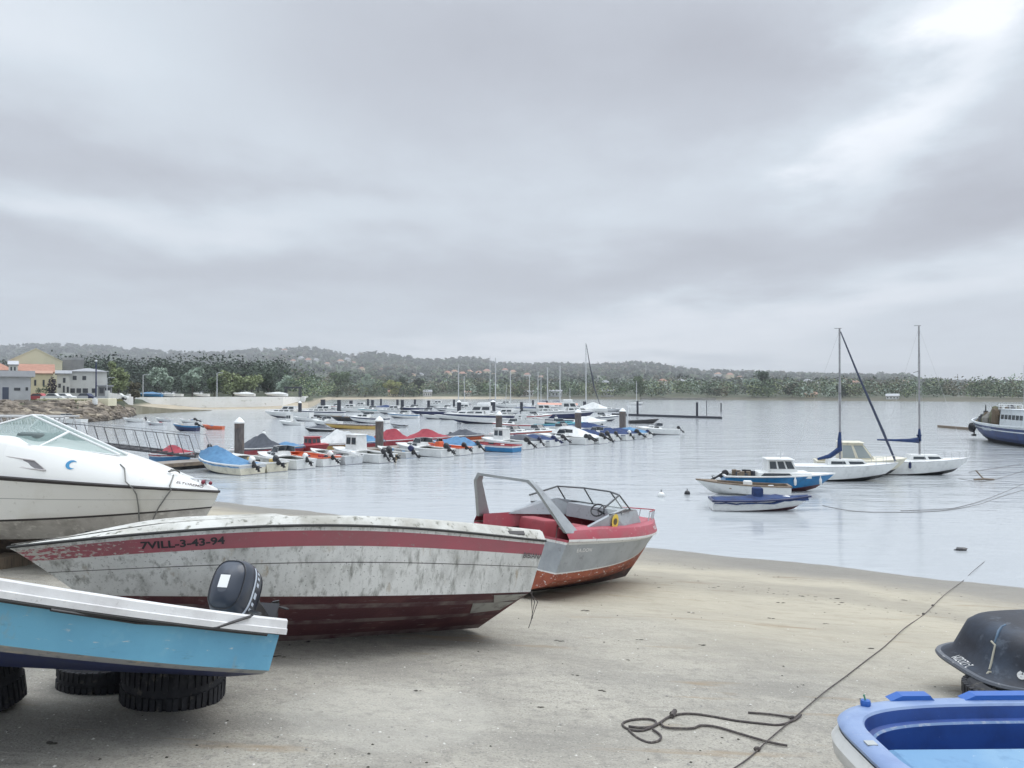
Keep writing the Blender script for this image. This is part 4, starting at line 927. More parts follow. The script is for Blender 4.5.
    for k in range(3): b.tube([p0+Vector((-.12*k,.02,0)),p0+Vector((-.12*k-.02,.02,.09))],.012,5)
    b.tube([p0+Vector((-.26,.02,.09)),p0+Vector((.06,.02,.09))],.014,6); b.ball(p0+Vector((-.03,-.02,.05)),.035,1); b.ball(p0+Vector((.08,.0,.04)),.03,1)
    b.build('bow_cleats',[MM['steel'],mat('red_dark_fender',(.22,.03,.05),.5)],t,smooth=True)
    # mooring ropes over the side
    rp=mat('grey_rope',(.20,.20,.19),.9)
    for (tt,seq) in ((.80,((3,0,0),(2,.02,0),(1,.035,0),(0,.03,-.03))),(.905,((3,0,.0),(2,.02,0),(1,.03,0),(0,.03,-.02)))):
        b=MB(); pts=[]
        for (u,o_,dz) in seq:
            q=dk_pt(tt+(.014*(3-u) if tt<.9 else .003*(3-u)),u); pts.append(Vector((q.x,-q.y-o_-.008,q.z+dz)))
        for k in range(1,5):
            q=h.pt(tt+(.045+.004*k if tt<.9 else .008-.006*k),1-.17*k); pts.append(Vector((q[0],-q[1]-.035,q[2])))
        b.tube(pts,.010,6); 
        if tt>.9:
            c0=pts[0]+Vector((0,.02,.015)); b.tube([c0+Vector((.08*math.cos(a*.7)*(1+.2*math.sin(a)),.05*math.sin(a*.7),.02+.012*a%.05)) for a in range(16)],.010,5)
        b.build('rope',rp,t,smooth=True)
    # boat stands
    ct=thing('boat_cradle','dark timber and steel cradle under the white cabin cruiser','cradle',(-11.1863,13.1823,0),(0,0,-.1113))
    for k,x in enumerate((1.2,3.4,5.0)):
        Xw=-11.1863+x*math.cos(-.1113); Yw=13.1823+x*math.sin(-.1113); g=ground_z(Xw,Yw)
        b=MB(); b.box(x-.15,x+.15,-.9,.9,g-.1,g+.22); b.box(x-.12,x+.12,-.15,.15,g+.22,1.90-.045*x+(0 if x<4 else .08)); b.build('bunk',MM['wood'],ct)
        for sd in (1,-1):
            b=MB(); b.tube([(x,sd*.8,g+.1),(x,sd*.72,2.45)],.04,6); b.build('post',MATS['dark_metal'],ct)
hF()
# ---- D : open blue boat at the bottom right
def hD():
    gzv=ground_z(2.6,4.8)
    t=thing('plastic_rowboat','open blue boat with pale blue gunwale and white outer hull','boat',(2.06,4.74,gzv),(0,0,rad(1)))
    Lh,Wd,zt=3.3,.74,.50
    def plan(a,off=0,e=.5):     # a from -180..180 around; superellipse stern at -x
        c_,s_=math.cos(a),math.sin(a); X=abs(c_)**e*(1 if c_>=0 else -1); Y=abs(s_)**e*(1 if s_>=0 else -1)
        return (Lh/2+(Lh/2-off)*X,(Wd-off)*Y)
    n=96; A=[2*math.pi*(k+.5)/n for k in range(n)]
    def ring(off,z,e=.5): return [Vector((*plan(a,off,e),z)) for a in A]
    wh=mat('scuffed_white_plastic',(.66,.66,.64),.5,[((.5,.5,.47),4,.45,.7)]); pb=mat('periwinkle_gunwale',(.20,.28,.47),.42,[((.28,.36,.52),2,.4,.7),((.15,.21,.38),6,.52,.8),((.42,.44,.48),9,.62,.8),((.6,.6,.58),30,.70,.76)],bump=(30,.05))
    db=mat('deep_blue_liner',(.02,.065,.26),.42,[((.012,.035,.15),3,.4,.7),((.3,.38,.5),40,.70,.76)]); lb=mat('pale_blue_seat',(.14,.29,.47),.4,[((.20,.35,.50),2,.45,.7),((.09,.2,.36),7,.55,.8),((.7,.72,.75),26,.69,.73)])
    b=MB(); b.loft([ring(.30,.02,.62),ring(.18,.06,.6),ring(.05,.20,.55),ring(-.03,zt-.20,.5),ring(-.04,zt-.12,.5),ring(.0,zt-.055,.5)],0,True); b.add(ring(.30,.02,.62),[tuple(range(n))]); b.build('hull',wh,t,smooth=True)
    b=MB(); b.loft([ring(.03,zt-.05),ring(.0,zt-.045),ring(-.008,zt-.02),ring(.01,zt),ring(.06,zt+.010),ring(.125,zt+.004),ring(.135,zt-.010)],0,True); gw=b.build('gunwale',pb,t,smooth=True)
    b=MB(); b.loft([ring(.135,zt-.010),ring(.138,zt-.02),ring(.15,zt-.085),ring(.178,zt-.092),ring(.19,zt-.105),ring(.20,zt-.40)],lambda i,j:1 if i==3 else 0,True); b.add(ring(.20,zt-.40),[tuple(range(n))])
    b.build('liner',[db,mat('worn_ledge',(.12,.2,.36),.5,[((.35,.38,.42),20,.5,.7)])],t,smooth=True,angle=25)
    b=MB(); b.rbox(.26,2.9,-.66,.28,.12,zt-.13,r=.05); s=b.build('seat',lb,t,smooth=True)
    for x0,x1 in ((.50,.80),(1.0,1.5),(1.9,2.3)):
        b=MB(); M=Matrix.Translation((0,Wd-.03,0)); e=.05
        b.prism([M@Vector((x0,-.055,zt+.006)),M@Vector((x0+e*1.6,-.055,zt+.040)),M@Vector((x1-e*.6,-.055,zt+.040)),M@Vector((x1-.02,-.055,zt+.025)),M@Vector((x1,-.055,zt+.006))],(0,.085,0)); b.build('rowlock_block',mat('rowlock_blue',(.03,.12,.42),.35),t)
    cp=local_hit(gw,864,704); b=MB(); b.lathe([(0,.035),(.03,.035),(.034,.02),(.03,-.012)],12,0,cp); b.tube([cp+Vector((0,0,.03)),cp+Vector((-.01,.005,.07))],.006,5,1); b.build('cleat',[MATS['rowlock_blue'],mat('green_twine',(.08,.25,.15),.7)],t)
    b=MB(); b.box(.03,.09,-.02,.04,zt+.008,zt+.014); b.build('worn_plate',mat('worn_plate_paint',(.4,.42,.42),.6),t)
hD()
# ---- E : upturned black dinghy on a tyre
def hE():
    ox,oy=4.40,7.15; g=ground_z(4.8,7.6)
    t=thing('upturned_dinghy','black dinghy lying upside down with white painted letters and a rope','boat',(ox,oy,g+.24),(rad(2),rad(0),rad(2)))
    Lh,Wd=2.7,.76
    n=72; A=[2*math.pi*(k+.5)/n for k in range(n)]
    def ring(off,z,e=.45,sx=1.0):
        out=[]
        for a in A:
            c_,s_=math.cos(a),math.sin(a); X=abs(c_)**(.95 if c_<0 else e)*(1 if c_>=0 else -1); Y=abs(s_)**e*(1 if s_>=0 else -1)
            out.append(Vector((Lh/2+(Lh/2-off*sx)*X,Wd+(Wd-off)*Y,z+(.02*max(0,-c_)))))
        return out
    bk=mat('faded_black_plastic',(.009,.012,.022),.5,[((.028,.042,.068),2.2,.45,.68),((.09,.11,.14),7,.60,.78),((.12,.15,.19),2.8,.60,.74),((.4,.4,.42),34,.72,.78)],bump=(25,.12))
    b=MB(); b.loft([ring(.0,.0),ring(.055,.045,.45,2.6),ring(.08,.17,.45,2.6),ring(.10,.25,.47,2.4),ring(.125,.33,.48,2.2),ring(.17,.38,.5,2.0),ring(.26,.41,.52,1.6),ring(.5,.43,.6,1.4)],0,True); b.add(ring(.5,.43,.6,1.4),[tuple(reversed(range(n)))]); hu=b.build('hull',bk,t,smooth=True,angle=50)
    b=MB(); b.loft([ring(.06,-.03),ring(.0,-.035),ring(-.015,-.01),ring(-.005,.012),ring(.04,.012)],0,True); b.build('rim',mat('worn_grey_rim',(.10,.11,.13),.5,[((.5,.48,.46),12,.62,.72)]),t,smooth=True)
    b=MB(); b.tube([local_hit(hu,px,py) for px,py in ((1004,624),(1000,626),(997,630),(995,636),(993,642))],[.008,.012,.014,.012,.008],6); b.build('worn_ridge',mat('blue_worn_rib',(.07,.13,.20),.5,[((.03,.05,.09),6,.45,.7)]),t,smooth=True)
    wl=mat('white_paint_lettering',(.70,.70,.69),.6)
    vs,fs=text_tris('2-1ZOZIM',.078,.0)
    vs=[Vector((-q.x*1.25,-q.y,0)) for q in vs]; fs=[tuple(reversed(f)) if False else f for f in fs]
    p0=local_hit(hu,950,656); p1=local_hit(hu,969,670); rv=(p1-p0).normalized(); pc=local_hit(hu,961,660); decal('lettering',[v*.62 for v in vs],fs,hu,pc,rv,(Vector((.1,.3,.9))-rv*rv.dot(Vector((.1,.3,.9)))),wl,t,off=.006)
    vs,fs=text_tris('60',.085,.006); decal('number',vs,fs,hu,local_hit(hu,1022,675),(1,0,0),(0,.1,1),wl,t,off=.006)
    hp=[local_hit(hu,px,py)+Vector((0,-.008,0)) for px,py in ((989,640),(993,644),(991,652),(989,661),(987,668))]; e0=hp[-1]
    b=MB(); b.tube(hp,.010,6); b.tube([e0+Vector((-.01+.03*math.cos(a),-.02,-.06+.045*math.sin(a))) for a in [k*.63 for k in range(11)]],.011,6)
    b.tube([e0+Vector((0,-.03,-.10)),e0+Vector((.03,-.05,-.2)),e0+Vector((.06,-.06,-.3))],.012,6); b.tube([e0+Vector((.02,-.03,-.08)),e0+Vector((.08,-.04,-.15)),e0+Vector((.13,-.05,-.2))],.009,6)
    b.build('rope',mat('pale_worn_rope',(.42,.40,.33),.9),t,smooth=True)
    tyre((4.62,7.45,ground_z(4.9,7.5)-.02),.38,.27,'dark tyre beneath the upturned black dinghy',(0,0,.4))
hE()
# ---- ropes on the slipway
def gp(px,py,dz=.012):
    p=G(px,py); p.z=ground_z(p.x,p.y)+dz; 
    return p
def smooth(pts,n=6):
    out=[]; P_=[pts[0]]+list(pts)+[pts[-1]]
    for i in range(1,len(P_)-2):
        p0,p1,p2,p3=P_[i-1:i+3]
        for k in range(n):
            s=k/n; out.append(.5*((2*p1)+(p2-p0)*s+(2*p0-5*p1+4*p2-p3)*s*s+(3*p1-p0-3*p2+p3)*s**3))
    out.append(pts[-1]); return out
t=thing('coiled_rope','tangled dark rope left in loops on the slipway','rope',gp(690,722,0))
o=t.location.copy()
for i,seq in enumerate((((747,713.5),(770,716),(792,719.5)),((660,722),(668,717),(680,714),(695,714),(715,717),(735,721),(760,724),(778,725.5),(792,722),(800,717)),((660,722),(664,727),(680,728.5),(693,728),(700,725.5),(715,727),(735,733),(755,739),(770,743),(786,746)),((660,722),(652,726.5),(640,730),(627,728),(622,723),(630,719.5),(645,718.5),(655,721),(652,726),(640,727),(628,725.5)),((628,729),(636,736),(648,741),(658,739.5),(660,735),(652,729)))):
    b=MB(); b.tube([q-o for q in smooth([Vector(gp(*p)) for p in seq],5)],.009,6); b.build('strand',MM['rope'],t,smooth=True)
b=MB(); b.tube([q-o for q in (gp(671,715,.02),gp(674,713.5,.03),gp(671,717,.02))],.022,6); b.build('knot',MM['rope'],t,smooth=True)
b=MB(); pts=[gp(728,772,.02)]; 
for k in range(1,13):
    s=k/12; pts.append(gp(lerp(728,962,s),lerp(772,580,s)+math.sin(s*9)*.8,.014))
q=W(975,568,.03); pts+= [q,W(1010,540,-.15)]
b.tube(smooth(pts,4),.0055,6)
for s in (.12,.27,.83,.87): 
    c=gp(lerp(728,962,s),lerp(772,580,s),.018); b.ball(c,(.03,.02,.018),0,6,4)
tag(b.build('mooring_line',MM['rope'],smooth=True),'long thin dark line running straight down the slipway into the water','rope')
# ================================================================ afloat : the group on the right
def at(px,row): p=W(px,row); return (p.x,p.y)
# M1 blue cabin boat
t,H=craft('fishing_boat','bright blue cabin fishing boat with white wheelhouse, moored beyond the tarpaulin covered rowboat','boat',at(778,490),-7,'boats moored off the beach',L=5.0,B=1.9,D=.88,kind='open',hull='blue',bot='maroon',deck='white',sr=.12,stripe='blue',draft=.18)
outboard(t,(-2.52,.1,.80),MM['black'],MM['black'],tilt=62,s=.55)
cab=cabin_part(t,-.55,.95,.62,.50,.72,1.62,MM['white'],MM['glass'],rake_f=.45,rake_a=-.02,win=(.55,.92),split=3)
b=MB(); b.rbox(-1.0,1.35,-.66,.66,.80,1.06,r=.08); lo=b.build('cabin_trunk',MM['white'],t,smooth=True)
for sd in (-1,1):
    b=MB(); b.prism([Vector((-.95,sd*.665,.86)),Vector((.55,sd*.665,.86)),Vector((.35,sd*.665,1.02)),Vector((-.75,sd*.665,1.02))],(0,sd*.008,0)); b.build('window',MM['glass'],lo)
b=MB(); b.tube([(.1,0,1.6),(.1,0,1.95)],.015,5); b.tube([(-.05,0,1.85),(.25,0,1.85)],.01,4); b.build('antenna',MM['steel'],t)
for x in (.55,1.75):
    b=MB(); y=-(H.w((x+2.5)/5)+.07); b.lathe([(.02,.0),(.06,.05),(.065,.25),(.03,.32),(.01,.42)],8,0,(x,y,.50)); b.build('fender',MM['white'],t,smooth=True)
b=MB()
for k in range(14):
    r_=random.Random(k); x=-2.2+1.3*r_.random(); y=-.5+r_.random(); b.box(x,x+.2,y,y+.2,.75,.92+.2*r_.random(),k%3)
b.build('deck_clutter',[MM['greytarp'],MM['wood'],MM['black']],t)
# M2 white rowing boat, M3 blue-covered boat
t,H=craft('rowboat','narrow white open rowboat with dark gunwale, half hidden behind the navy covered boat','boat',at(742,494),171,'boats moored off the beach',L=4.0,B=1.3,D=.55,kind='open',hull='white',bot='white',deck='wood',sr=.22,draft=.12)
t,H=craft('covered_boat','small white boat with red bottom under a navy cover with a boxy engine hump','boat',at(760,509.5),-6,'boats moored off the beach',L=3.75,B=1.35,D=.52,kind='tarp',hull='white',bot='maroon',deck='navy',cover='navytarp',sr=.16,ridge=.10,peak=.45,draft=.12)
b=MB(); b.rbox(-.30,.08,-.22,.22,.50,.98,r=.06); b.build('engine_cover',MM['navytarp'],t,smooth=True)
b=MB(); b.rbox(.75,1.1,-.2,.2,.52,.68,r=.06); b.build('white_box',MM['white'],t,smooth=True)
# S1 sailing yacht with furled headsail
def sail(label,px,row,yaw,L,mast,furl,mx=-.03):
    t,H=craft('sailing_yacht',label,'boat',at(px,row),yaw,'boats moored off the beach',L=L,B=2.1,D=.85,kind='sail',hull='white',bot='black',sr=.22,draft=.12,stripe='white')
    m=L*mx; b=MB(); b.tube([(m,0,.8),(m,0,mast)],[.06,.045],8); mo=b.build('mast',mat('weathered_mast',(.30,.30,.31),.5,[((.2,.2,.21),4,.45,.7)]),t,smooth=True)
    b=MB(); b.tube([(m-.3,0,mast-2.6),(m,0,mast-2.5)],.012,4); b.tube([(m,-.35,mast*.58),(m,.35,mast*.58)],.02,5); b.tube([(m-.25,0,mast+.02),(m+.1,0,mast+.02)],.012,4); b.build('spreader',MATS['dark_metal'],mo)
    b=MB()
    for q in ((-L*.5+.05,0,.9),(m,.95,.95),(m,-.95,.95),(L*.5-.1,0,1.05)): b.tube([(m,0,mast-.1),q],.006,3)
    b.build('stays',MM['steel'],t)
    if furl:
        b=MB(); b.tube([(m+.05,0,mast-.15),(m+(L*.5-m)*.3,0,mast*.72),(m+(L*.5-m)*.75,0,mast*.33),(L*.5-.12,0,1.15)],[.03,.05,.07,.05],7); b.build('furled_sail',mat('dark_sail_sleeve',(.05,.06,.10),.8),t,smooth=True)
    b=MB()
    pts=[H.pt(a,1) for a in (.78,.88,.97)]; pl=[(p[0],p[1]*.9,p[2]+.38) for p in pts]+[(p[0],-p[1]*.9,p[2]+.38) for p in reversed(pts)]; b.tube(pl,.014,5)
    for p in pl: b.tube([p,(p[0],p[1],p[2]-.38)],.012,4)
    b.build('bow_rail',MM['steel'],t)
    return t,H,m
t,H,m=sail('white sailing yacht with a furled dark headsail slanting from the mast to the bow',843,480,-14,5.2,7.95,True)
b=MB(); b.tube([(m-.02,0,1.62),(m-.02,0,2.2),(m,0,2.6)],[.13,.10,.06],7); b.tube([(m-.05,0,1.7),(m-.5,0,1.35),(m-1.1,0,1.18)],[.14,.12,.06],7); b.build('sail_cover',MM['navytarp'],t,smooth=True)
t,H,m=sail('white sailing yacht with navy sail cover on its boom, nearest the open water',922,474,-12,4.7,8.35,False,-.03)
b=MB(); b.tube([(m-.02,0,2.3),(m-.02,0,1.95),(m,0,2.7)],[.16,.12,.05],7); b.tube([(m-.05,0,2.0),(m-.5,0,1.98),(m-1.2,0,1.98),(m-2.2,0,2.0)],[.17,.11,.07,.04],7); b.build('sail_cover',MM['navytarp'],t,smooth=True)
b=MB(); y=-1.0; b.lathe([(.02,.0),(.07,.05),(.07,.3),(.02,.4)],8,0,(-.9,-1.02,.5)); b.build('fender',MM['navy'],t,smooth=True)
# motor cruiser behind S1
t,H=craft('motor_cruiser','cream motor cruiser with boxy windowed wheelhouse behind the left sailing yacht','boat',at(860,475.5),-15,'boats moored off the beach',L=4.6,B=2.2,D=.95,kind='open',hull='cream',bot='black',deck='cream',sr=.2,draft=.15)
cabin_part(t,-1.15,.75,.85,.72,.9,1.95,MM['cream'],mat('salty_glass',(.33,.37,.37),.15),rake_f=.75,win=(.25,.88),split=2,mroof=MM['cream'])
deck_part(H,MM['cream'],t,.5,nt=7,camber=.15,dz=.012,name='cabin_top')
# fishing vessel at the right edge
def vessel():
    t=thing('fishing_vessel','blue hulled fishing vessel with white wheelhouse, nets and clutter on its foredeck','boat',(43.6,64.8,-.5),(0,0,rad(80.2)))
    h=HG(L=15,B=4.6,D=2.2,rake=1.5,sr=.35,zc0=.9,zc1=1.5,kr=.9,tr=.8,tm=.4,p=2.6)
    vb=mat('trawler_blue',(.008,.035,.15),.45,[((.008,.02,.08),1.2,.45,.7),((.25,.3,.36),5,.68,.78)]); vw=mat('trawler_white',(.62,.66,.68),.45,[((.42,.44,.45),2,.5,.75)])
    hull_part(h,[(0,.30,2,1),(.30,.72,0,3),(.72,.77,1,1),(.77,.88,0,1),(.88,.93,1,1),(.93,1,0,1)],[vb,vw,mat('trawler_black',(.02,.02,.025),.6)],t,nt=24)
    deck_part(h,MM['lgrey'],t,0,dz=-.35,nt=14,inset=.1); rail_part(h,vw,t,hh=.12,w=.05,inn=.1)
    cabin_part(t,1.6,6.7,1.35,1.2,1.9,3.55,vw,MM['glass'],rake_f=.15,win=(.48,.72),split=6,name='wheelhouse')
    b=MB()
    for x in (1.8,3.0,4.2,5.4,6.4):
        for sd in (1,-1): b.tube([(x,sd*1.3,3.6),(x,sd*1.3,4.0)],.03,5)
    for sd in (1,-1):
        for z in (3.8,4.0): b.tube([(1.8,sd*1.3,z),(6.4,sd*1.3,z)],.025,5)
    b.build('roof_rail',MM['white'],t)
    b=MB(); r=random.Random(5)
    for k in range(110):
        x=6.9+6.6*r.random(); y=(-1.7+3.4*r.random())*(1-(x-6.9)/9.5); top=2.2+1.75*max(0,(13.6-x)/6.6)*r.uniform(.5,1)
        b.ball((x,y,1.9+(top-1.9)*.5),(r.uniform(.25,.5),r.uniform(.25,.5),(top-1.7)*.55),k%4,7,5,.2)
    b.build('net_heap',[mat('net_olive',(.13,.13,.08),.9),mat('net_brown',(.12,.09,.06),.9),mat('net_dark',(.05,.05,.06),.9),mat('net_grey',(.22,.21,.19),.9)],t)
    b=MB(); b.tube([(11.9,.3,1.9),(11.9,.3,3.1),(11.9,.3,3.9)],[.09,.07,.04],6); b.box(11.75,12.05,.15,.45,2.7,3.3); b.build('foremast',MATS['dark_metal'],t)
    b=MB(); b.tube([(4.5,0,3.8),(4.5,0,7.4)],[.09,.05],6); b.build('mast',MM['steel'],t)
    for k in range(5):
        x=10+1.0*k; w=h.w(x/15)+.12; b=MB(); ring=[(x+.3*math.cos(a*.52),w,1.7+.3*math.sin(a*.52)) for a in range(13)]; b.tube(ring,.10,6); b.build('tyre_fender',MM['rubber'],t,smooth=True)
    hu=[o for o in t.children if o.name.startswith('hull')][0]
    vs,fs=text_tris('HERMANOS',.42,.01); decal('name_lettering',vs,fs,hu,(7.0,2.2,1.75),(-1,0,0),(0,.1,1),mat('white_letter_paint',(.6,.65,.7),.6),t,off=.02,dist=2)
    b=MB(); b.tube([(14.6,.05,1.9),(14.7,.3,1.2),(14.75,.3,.8)],.07,5); b.box(14.55,14.85,.15,.5,.75,.95); b.build('anchor',MATS['dark_metal'],t)
vessel()
b=MB(); p=W(943,428); q=W(973,430.5); b.prism([(p.x,p.y,.0),(p.x,p.y,.32),(q.x,q.y,.32),(q.x,q.y,.0)],(.3,2.0,0)); tag(b.build('floating_pontoon',MM['wood']),'low brown floating pontoon off the bow of the blue fishing vessel','pontoon')
# buoys, floating things and mooring lines
def buoy(px,row,r,m,label,top=False):
    p=W(px,row); t=thing('buoy',label,'buoy',(p.x,p.y,0)); b=MB(); b.ball((0,0,r*.3),r,0,12,8); b.build('float',MM[m],t,smooth=True)
    b=MB(); b.tube([(0,0,r*1.2),(0,0,r*1.9)],r*.14,6); b.build('eye',MM['black'],t)
buoy(661,496.5,.16,'white','lone white buoy on the water above the red motorboat bow')
buoy(687,494,.13,'black','small dark buoy just left of the white open rowboat')
buoy(264,434,.22,'white','small white buoy floating above the grey domed cover')
buoy(398,431.5,.22,'white','white buoy on the water between the two marina rows')
def rock_(name,px,row,s,label,cat='rock',col=None):
    p=W(px,row); b=MB(); b.ball((0,0,0),(s,s*.5,s*.42),0,9,6,.22); b.build
    o=b.build(name,col or mat('wet_rock',(.05,.05,.055),.5,[((.13,.12,.11),9,.5,.7)]),loc=(p.x,p.y,s*.05),smooth=False); return tag(o,label,cat)
rock_('rock',960,550,.19,'dark pointed rock breaking the water near the beach at right')
t=thing('drifting_branch','dark forked branch floating right of the sailing yachts','branch',W(983,480)); b=MB(); b.tube([(-.5,0,.02),(0,0,.06),(.6,.1,.02)],.05,5); b.tube([(0,0,.06),(-.35,.1,.5)],.035,5); tb=b.build('stem',MM['wood'],t)
for seq,lab in ((((1040,463),(1000,467),(968,472)),'highest of the four mooring lines running off to the right'),
                (((1040,471),(1000,478),(980,481),(958,478)),'second highest mooring line at right, leading to the right sailing yacht'),
                (((1040,484),(1000,495),(960,506),(940,508.5),(900,510)),'third mooring line from the top at right, shallow curve above the lowest'),
                (((1040,494.5),(1000,500.5),(975,505),(935,510.5),(880,511.5),(850,510),(822,505)),'lowest mooring line at right, curving toward the navy covered boat')):
    b=MB(); pts=[W(px,py,.03) for px,py in seq]; pts=smooth(pts,4); n=len(pts); pts=[Vector((q.x,q.y,.012+.5*max(0,1-i/(n*.4))**2)) for i,q in enumerate(pts)]
    b.tube(pts,.009,5); tag(b.build('mooring_line',MM['rope']),lab,'rope','mooring lines on the water')
# ================================================================ near pontoon with its boats
A_=Vector((-22.1,45,0)); B_=Vector((16.3,92.3,0)); D_=(B_-A_).normalized(); N_=Vector((D_.y,-D_.x,0)); LEN=(B_-A_).length
t=thing('pontoon','long low floating walkway of the near marina row','pontoon',A_,(0,0,math.atan2(D_.y,D_.x)))
b=MB(); b.box(0,LEN,-.9,.9,.30,.42); b.build('decking',mat('pontoon_deck',(.30,.27,.24),.85,[((.2,.18,.16),2,.4,.7,(4,.3,1))]),t)
b=MB()
for k in range(int(LEN/3)): b.box(k*3+.3,k*3+2.3,-.8,.8,-.2,.295)
b.build('floats',MM['black'],t)
b=MB(); b.box(0,LEN,-.99,-.905,.20,.40); b.box(0,LEN,.905,.99,.20,.40); b.build('edge_beam',MM['wood'],t)
def finger(s,side):
    pass
NEAR=[ # s, kind, hull, cover, motor, L, label
 (4.2,dict(kind='tarp',cover='bluetarp',hull='cream',L=5.2,motor=('white','black'),ridge=.75,peak=.62,stripe='lgrey',B=2.0),'cream boat under a bright blue tented tarpaulin beside the nearest white capped pile'),
 (6.15,dict(kind='open',hull='cream',L=5.0,motor=('black','black'),deck='white'),'cream open boat directly right of the blue tented boat'),
 (8.1,dict(kind='cuddy',hull='white',L=4.8,motor=('white','black'),tilt=50),'white cuddy boat with white outboard, third in the near row from the left'),
 (10.05,dict(kind='open',hull='white',L=4.6,motor=('white','black'),seat='orange',deck='orange'),'white boat with orange brown interior, fourth in the near row'),
 (12,dict(kind='open',hull='lgrey',L=4.6,motor=('white','white'),tilt=70,seat='maroon'),'pale boat whose big white outboard is tipped right up'),
 (13.95,dict(kind='pilot',hull='white',L=5.4,motor=('black','black'),cabh=1.0,motors=2),'white boxy cabin boat with two dark outboards'),
 (15.9,dict(kind='open',hull='yellow',L=3.6,motor=('black','black'),D=.55,B=1.4),'small yellowish dinghy in front of the second white capped pile'),
 (17.85,dict(kind='open',hull='lgrey',bot='blue',L=3.8,motor=('navy','black'),D=.6,B=1.4),'pale dinghy with blue bottom and dark motor right of the yellowish dinghy'),
 (19.8,dict(kind='cuddy',hull='white',L=5.2,motor=('black','black')),'white cuddy boat between the pale dinghy and the orange red console boat'),
 (21.75,dict(kind='console',hull='white',L=5.0,motor=('black','black'),seat='orange',deck='orange'),'white boat with an orange red console, middle of the near row'),
 (23.7,dict(kind='tarp',cover='bluetarp',hull='white',L=4.6,motor=('black','black'),ridge=.55,peak=.4),'white boat with a small bright blue cover, middle of the near row'),
 (29.4,dict(kind='pilot',hull='white',L=4.9,motor=('black','black'),cabh=.9),'white cabin boat directly right of the long launch'),
 (31.5,dict(kind='tarp',cover='greytarp',hull='white',L=4.6,motor=('navy','black'),ridge=.35),'white boat with dark grey cover and navy outboard right of the third pile'),
 (33.5,dict(kind='tarp',cover='navytarp',hull='white',L=4.6,motor=('navy','navy'),ridge=.3),'white boat with navy cover and all navy outboard beyond the third pile'),
 (35.4,dict(kind='open',hull='lgrey',L=4.2,motor=('black','black')),'light grey open boat left of the white cuddy with paired outboards'),
 (37.4,dict(kind='cuddy',hull='white',L=5.4,motor=('black','black'),motors=2),'white cuddy boat with a pair of outboards, beside the fourth pile'),
 (39.3,dict(kind='tarp',cover='whitetarp',hull='white',L=5.6,motor=('black','black'),ridge=.8,peak=.6,B=2.0),'white boat under a sloping white tarpaulin near the fourth pile'),
 (41.3,dict(kind='tarp',cover='navytarp',hull='white',L=4.8,motor=('black','black'),ridge=.45),'white boat with navy cover just right of the sloping white tarpaulin'),
 (43.2,dict(kind='cuddy',hull='white',L=4.6,motor=('black','black')),'white cuddy boat between navy covered boats right of the fourth pile'),
 (45.2,dict(kind='tarp',cover='navytarp',hull='white',L=4.8,motor=('white','black'),ridge=.5),'navy covered boat right of the fourth pile, first of three'),
 (47.1,dict(kind='tarp',cover='navytarp',hull='lgrey',L=4.8,motor=('black','black'),ridge=.4),'navy covered boat right of the fourth pile, second of three'),
 (49,dict(kind='tarp',cover='bluetarp',hull='white',L=4.8,motor=('navy','black'),ridge=.4),'blue covered boat right of the fourth pile, third of three'),
]
yn=math.degrees(math.atan2(-N_.y,-N_.x))
def moored(s,side,spec,label,off=0,yo=0):
    L=spec.get('L',4.8); c=A_+D_*s+N_*side*(1.35+L/2+off)
    kw=dict(B=1.72,D=.74,draft=.18); kw.update(spec)
    return craft('motorboat' if spec.get('kind')!='tarp' else 'covered_boat',label,'boat',(c.x,c.y),(yn if side>0 else yn+180)+yo+random.uniform(-4,4),'boats along the near pontoon',**kw)
for s,sp,lab in NEAR: moored(s,1,sp,lab)
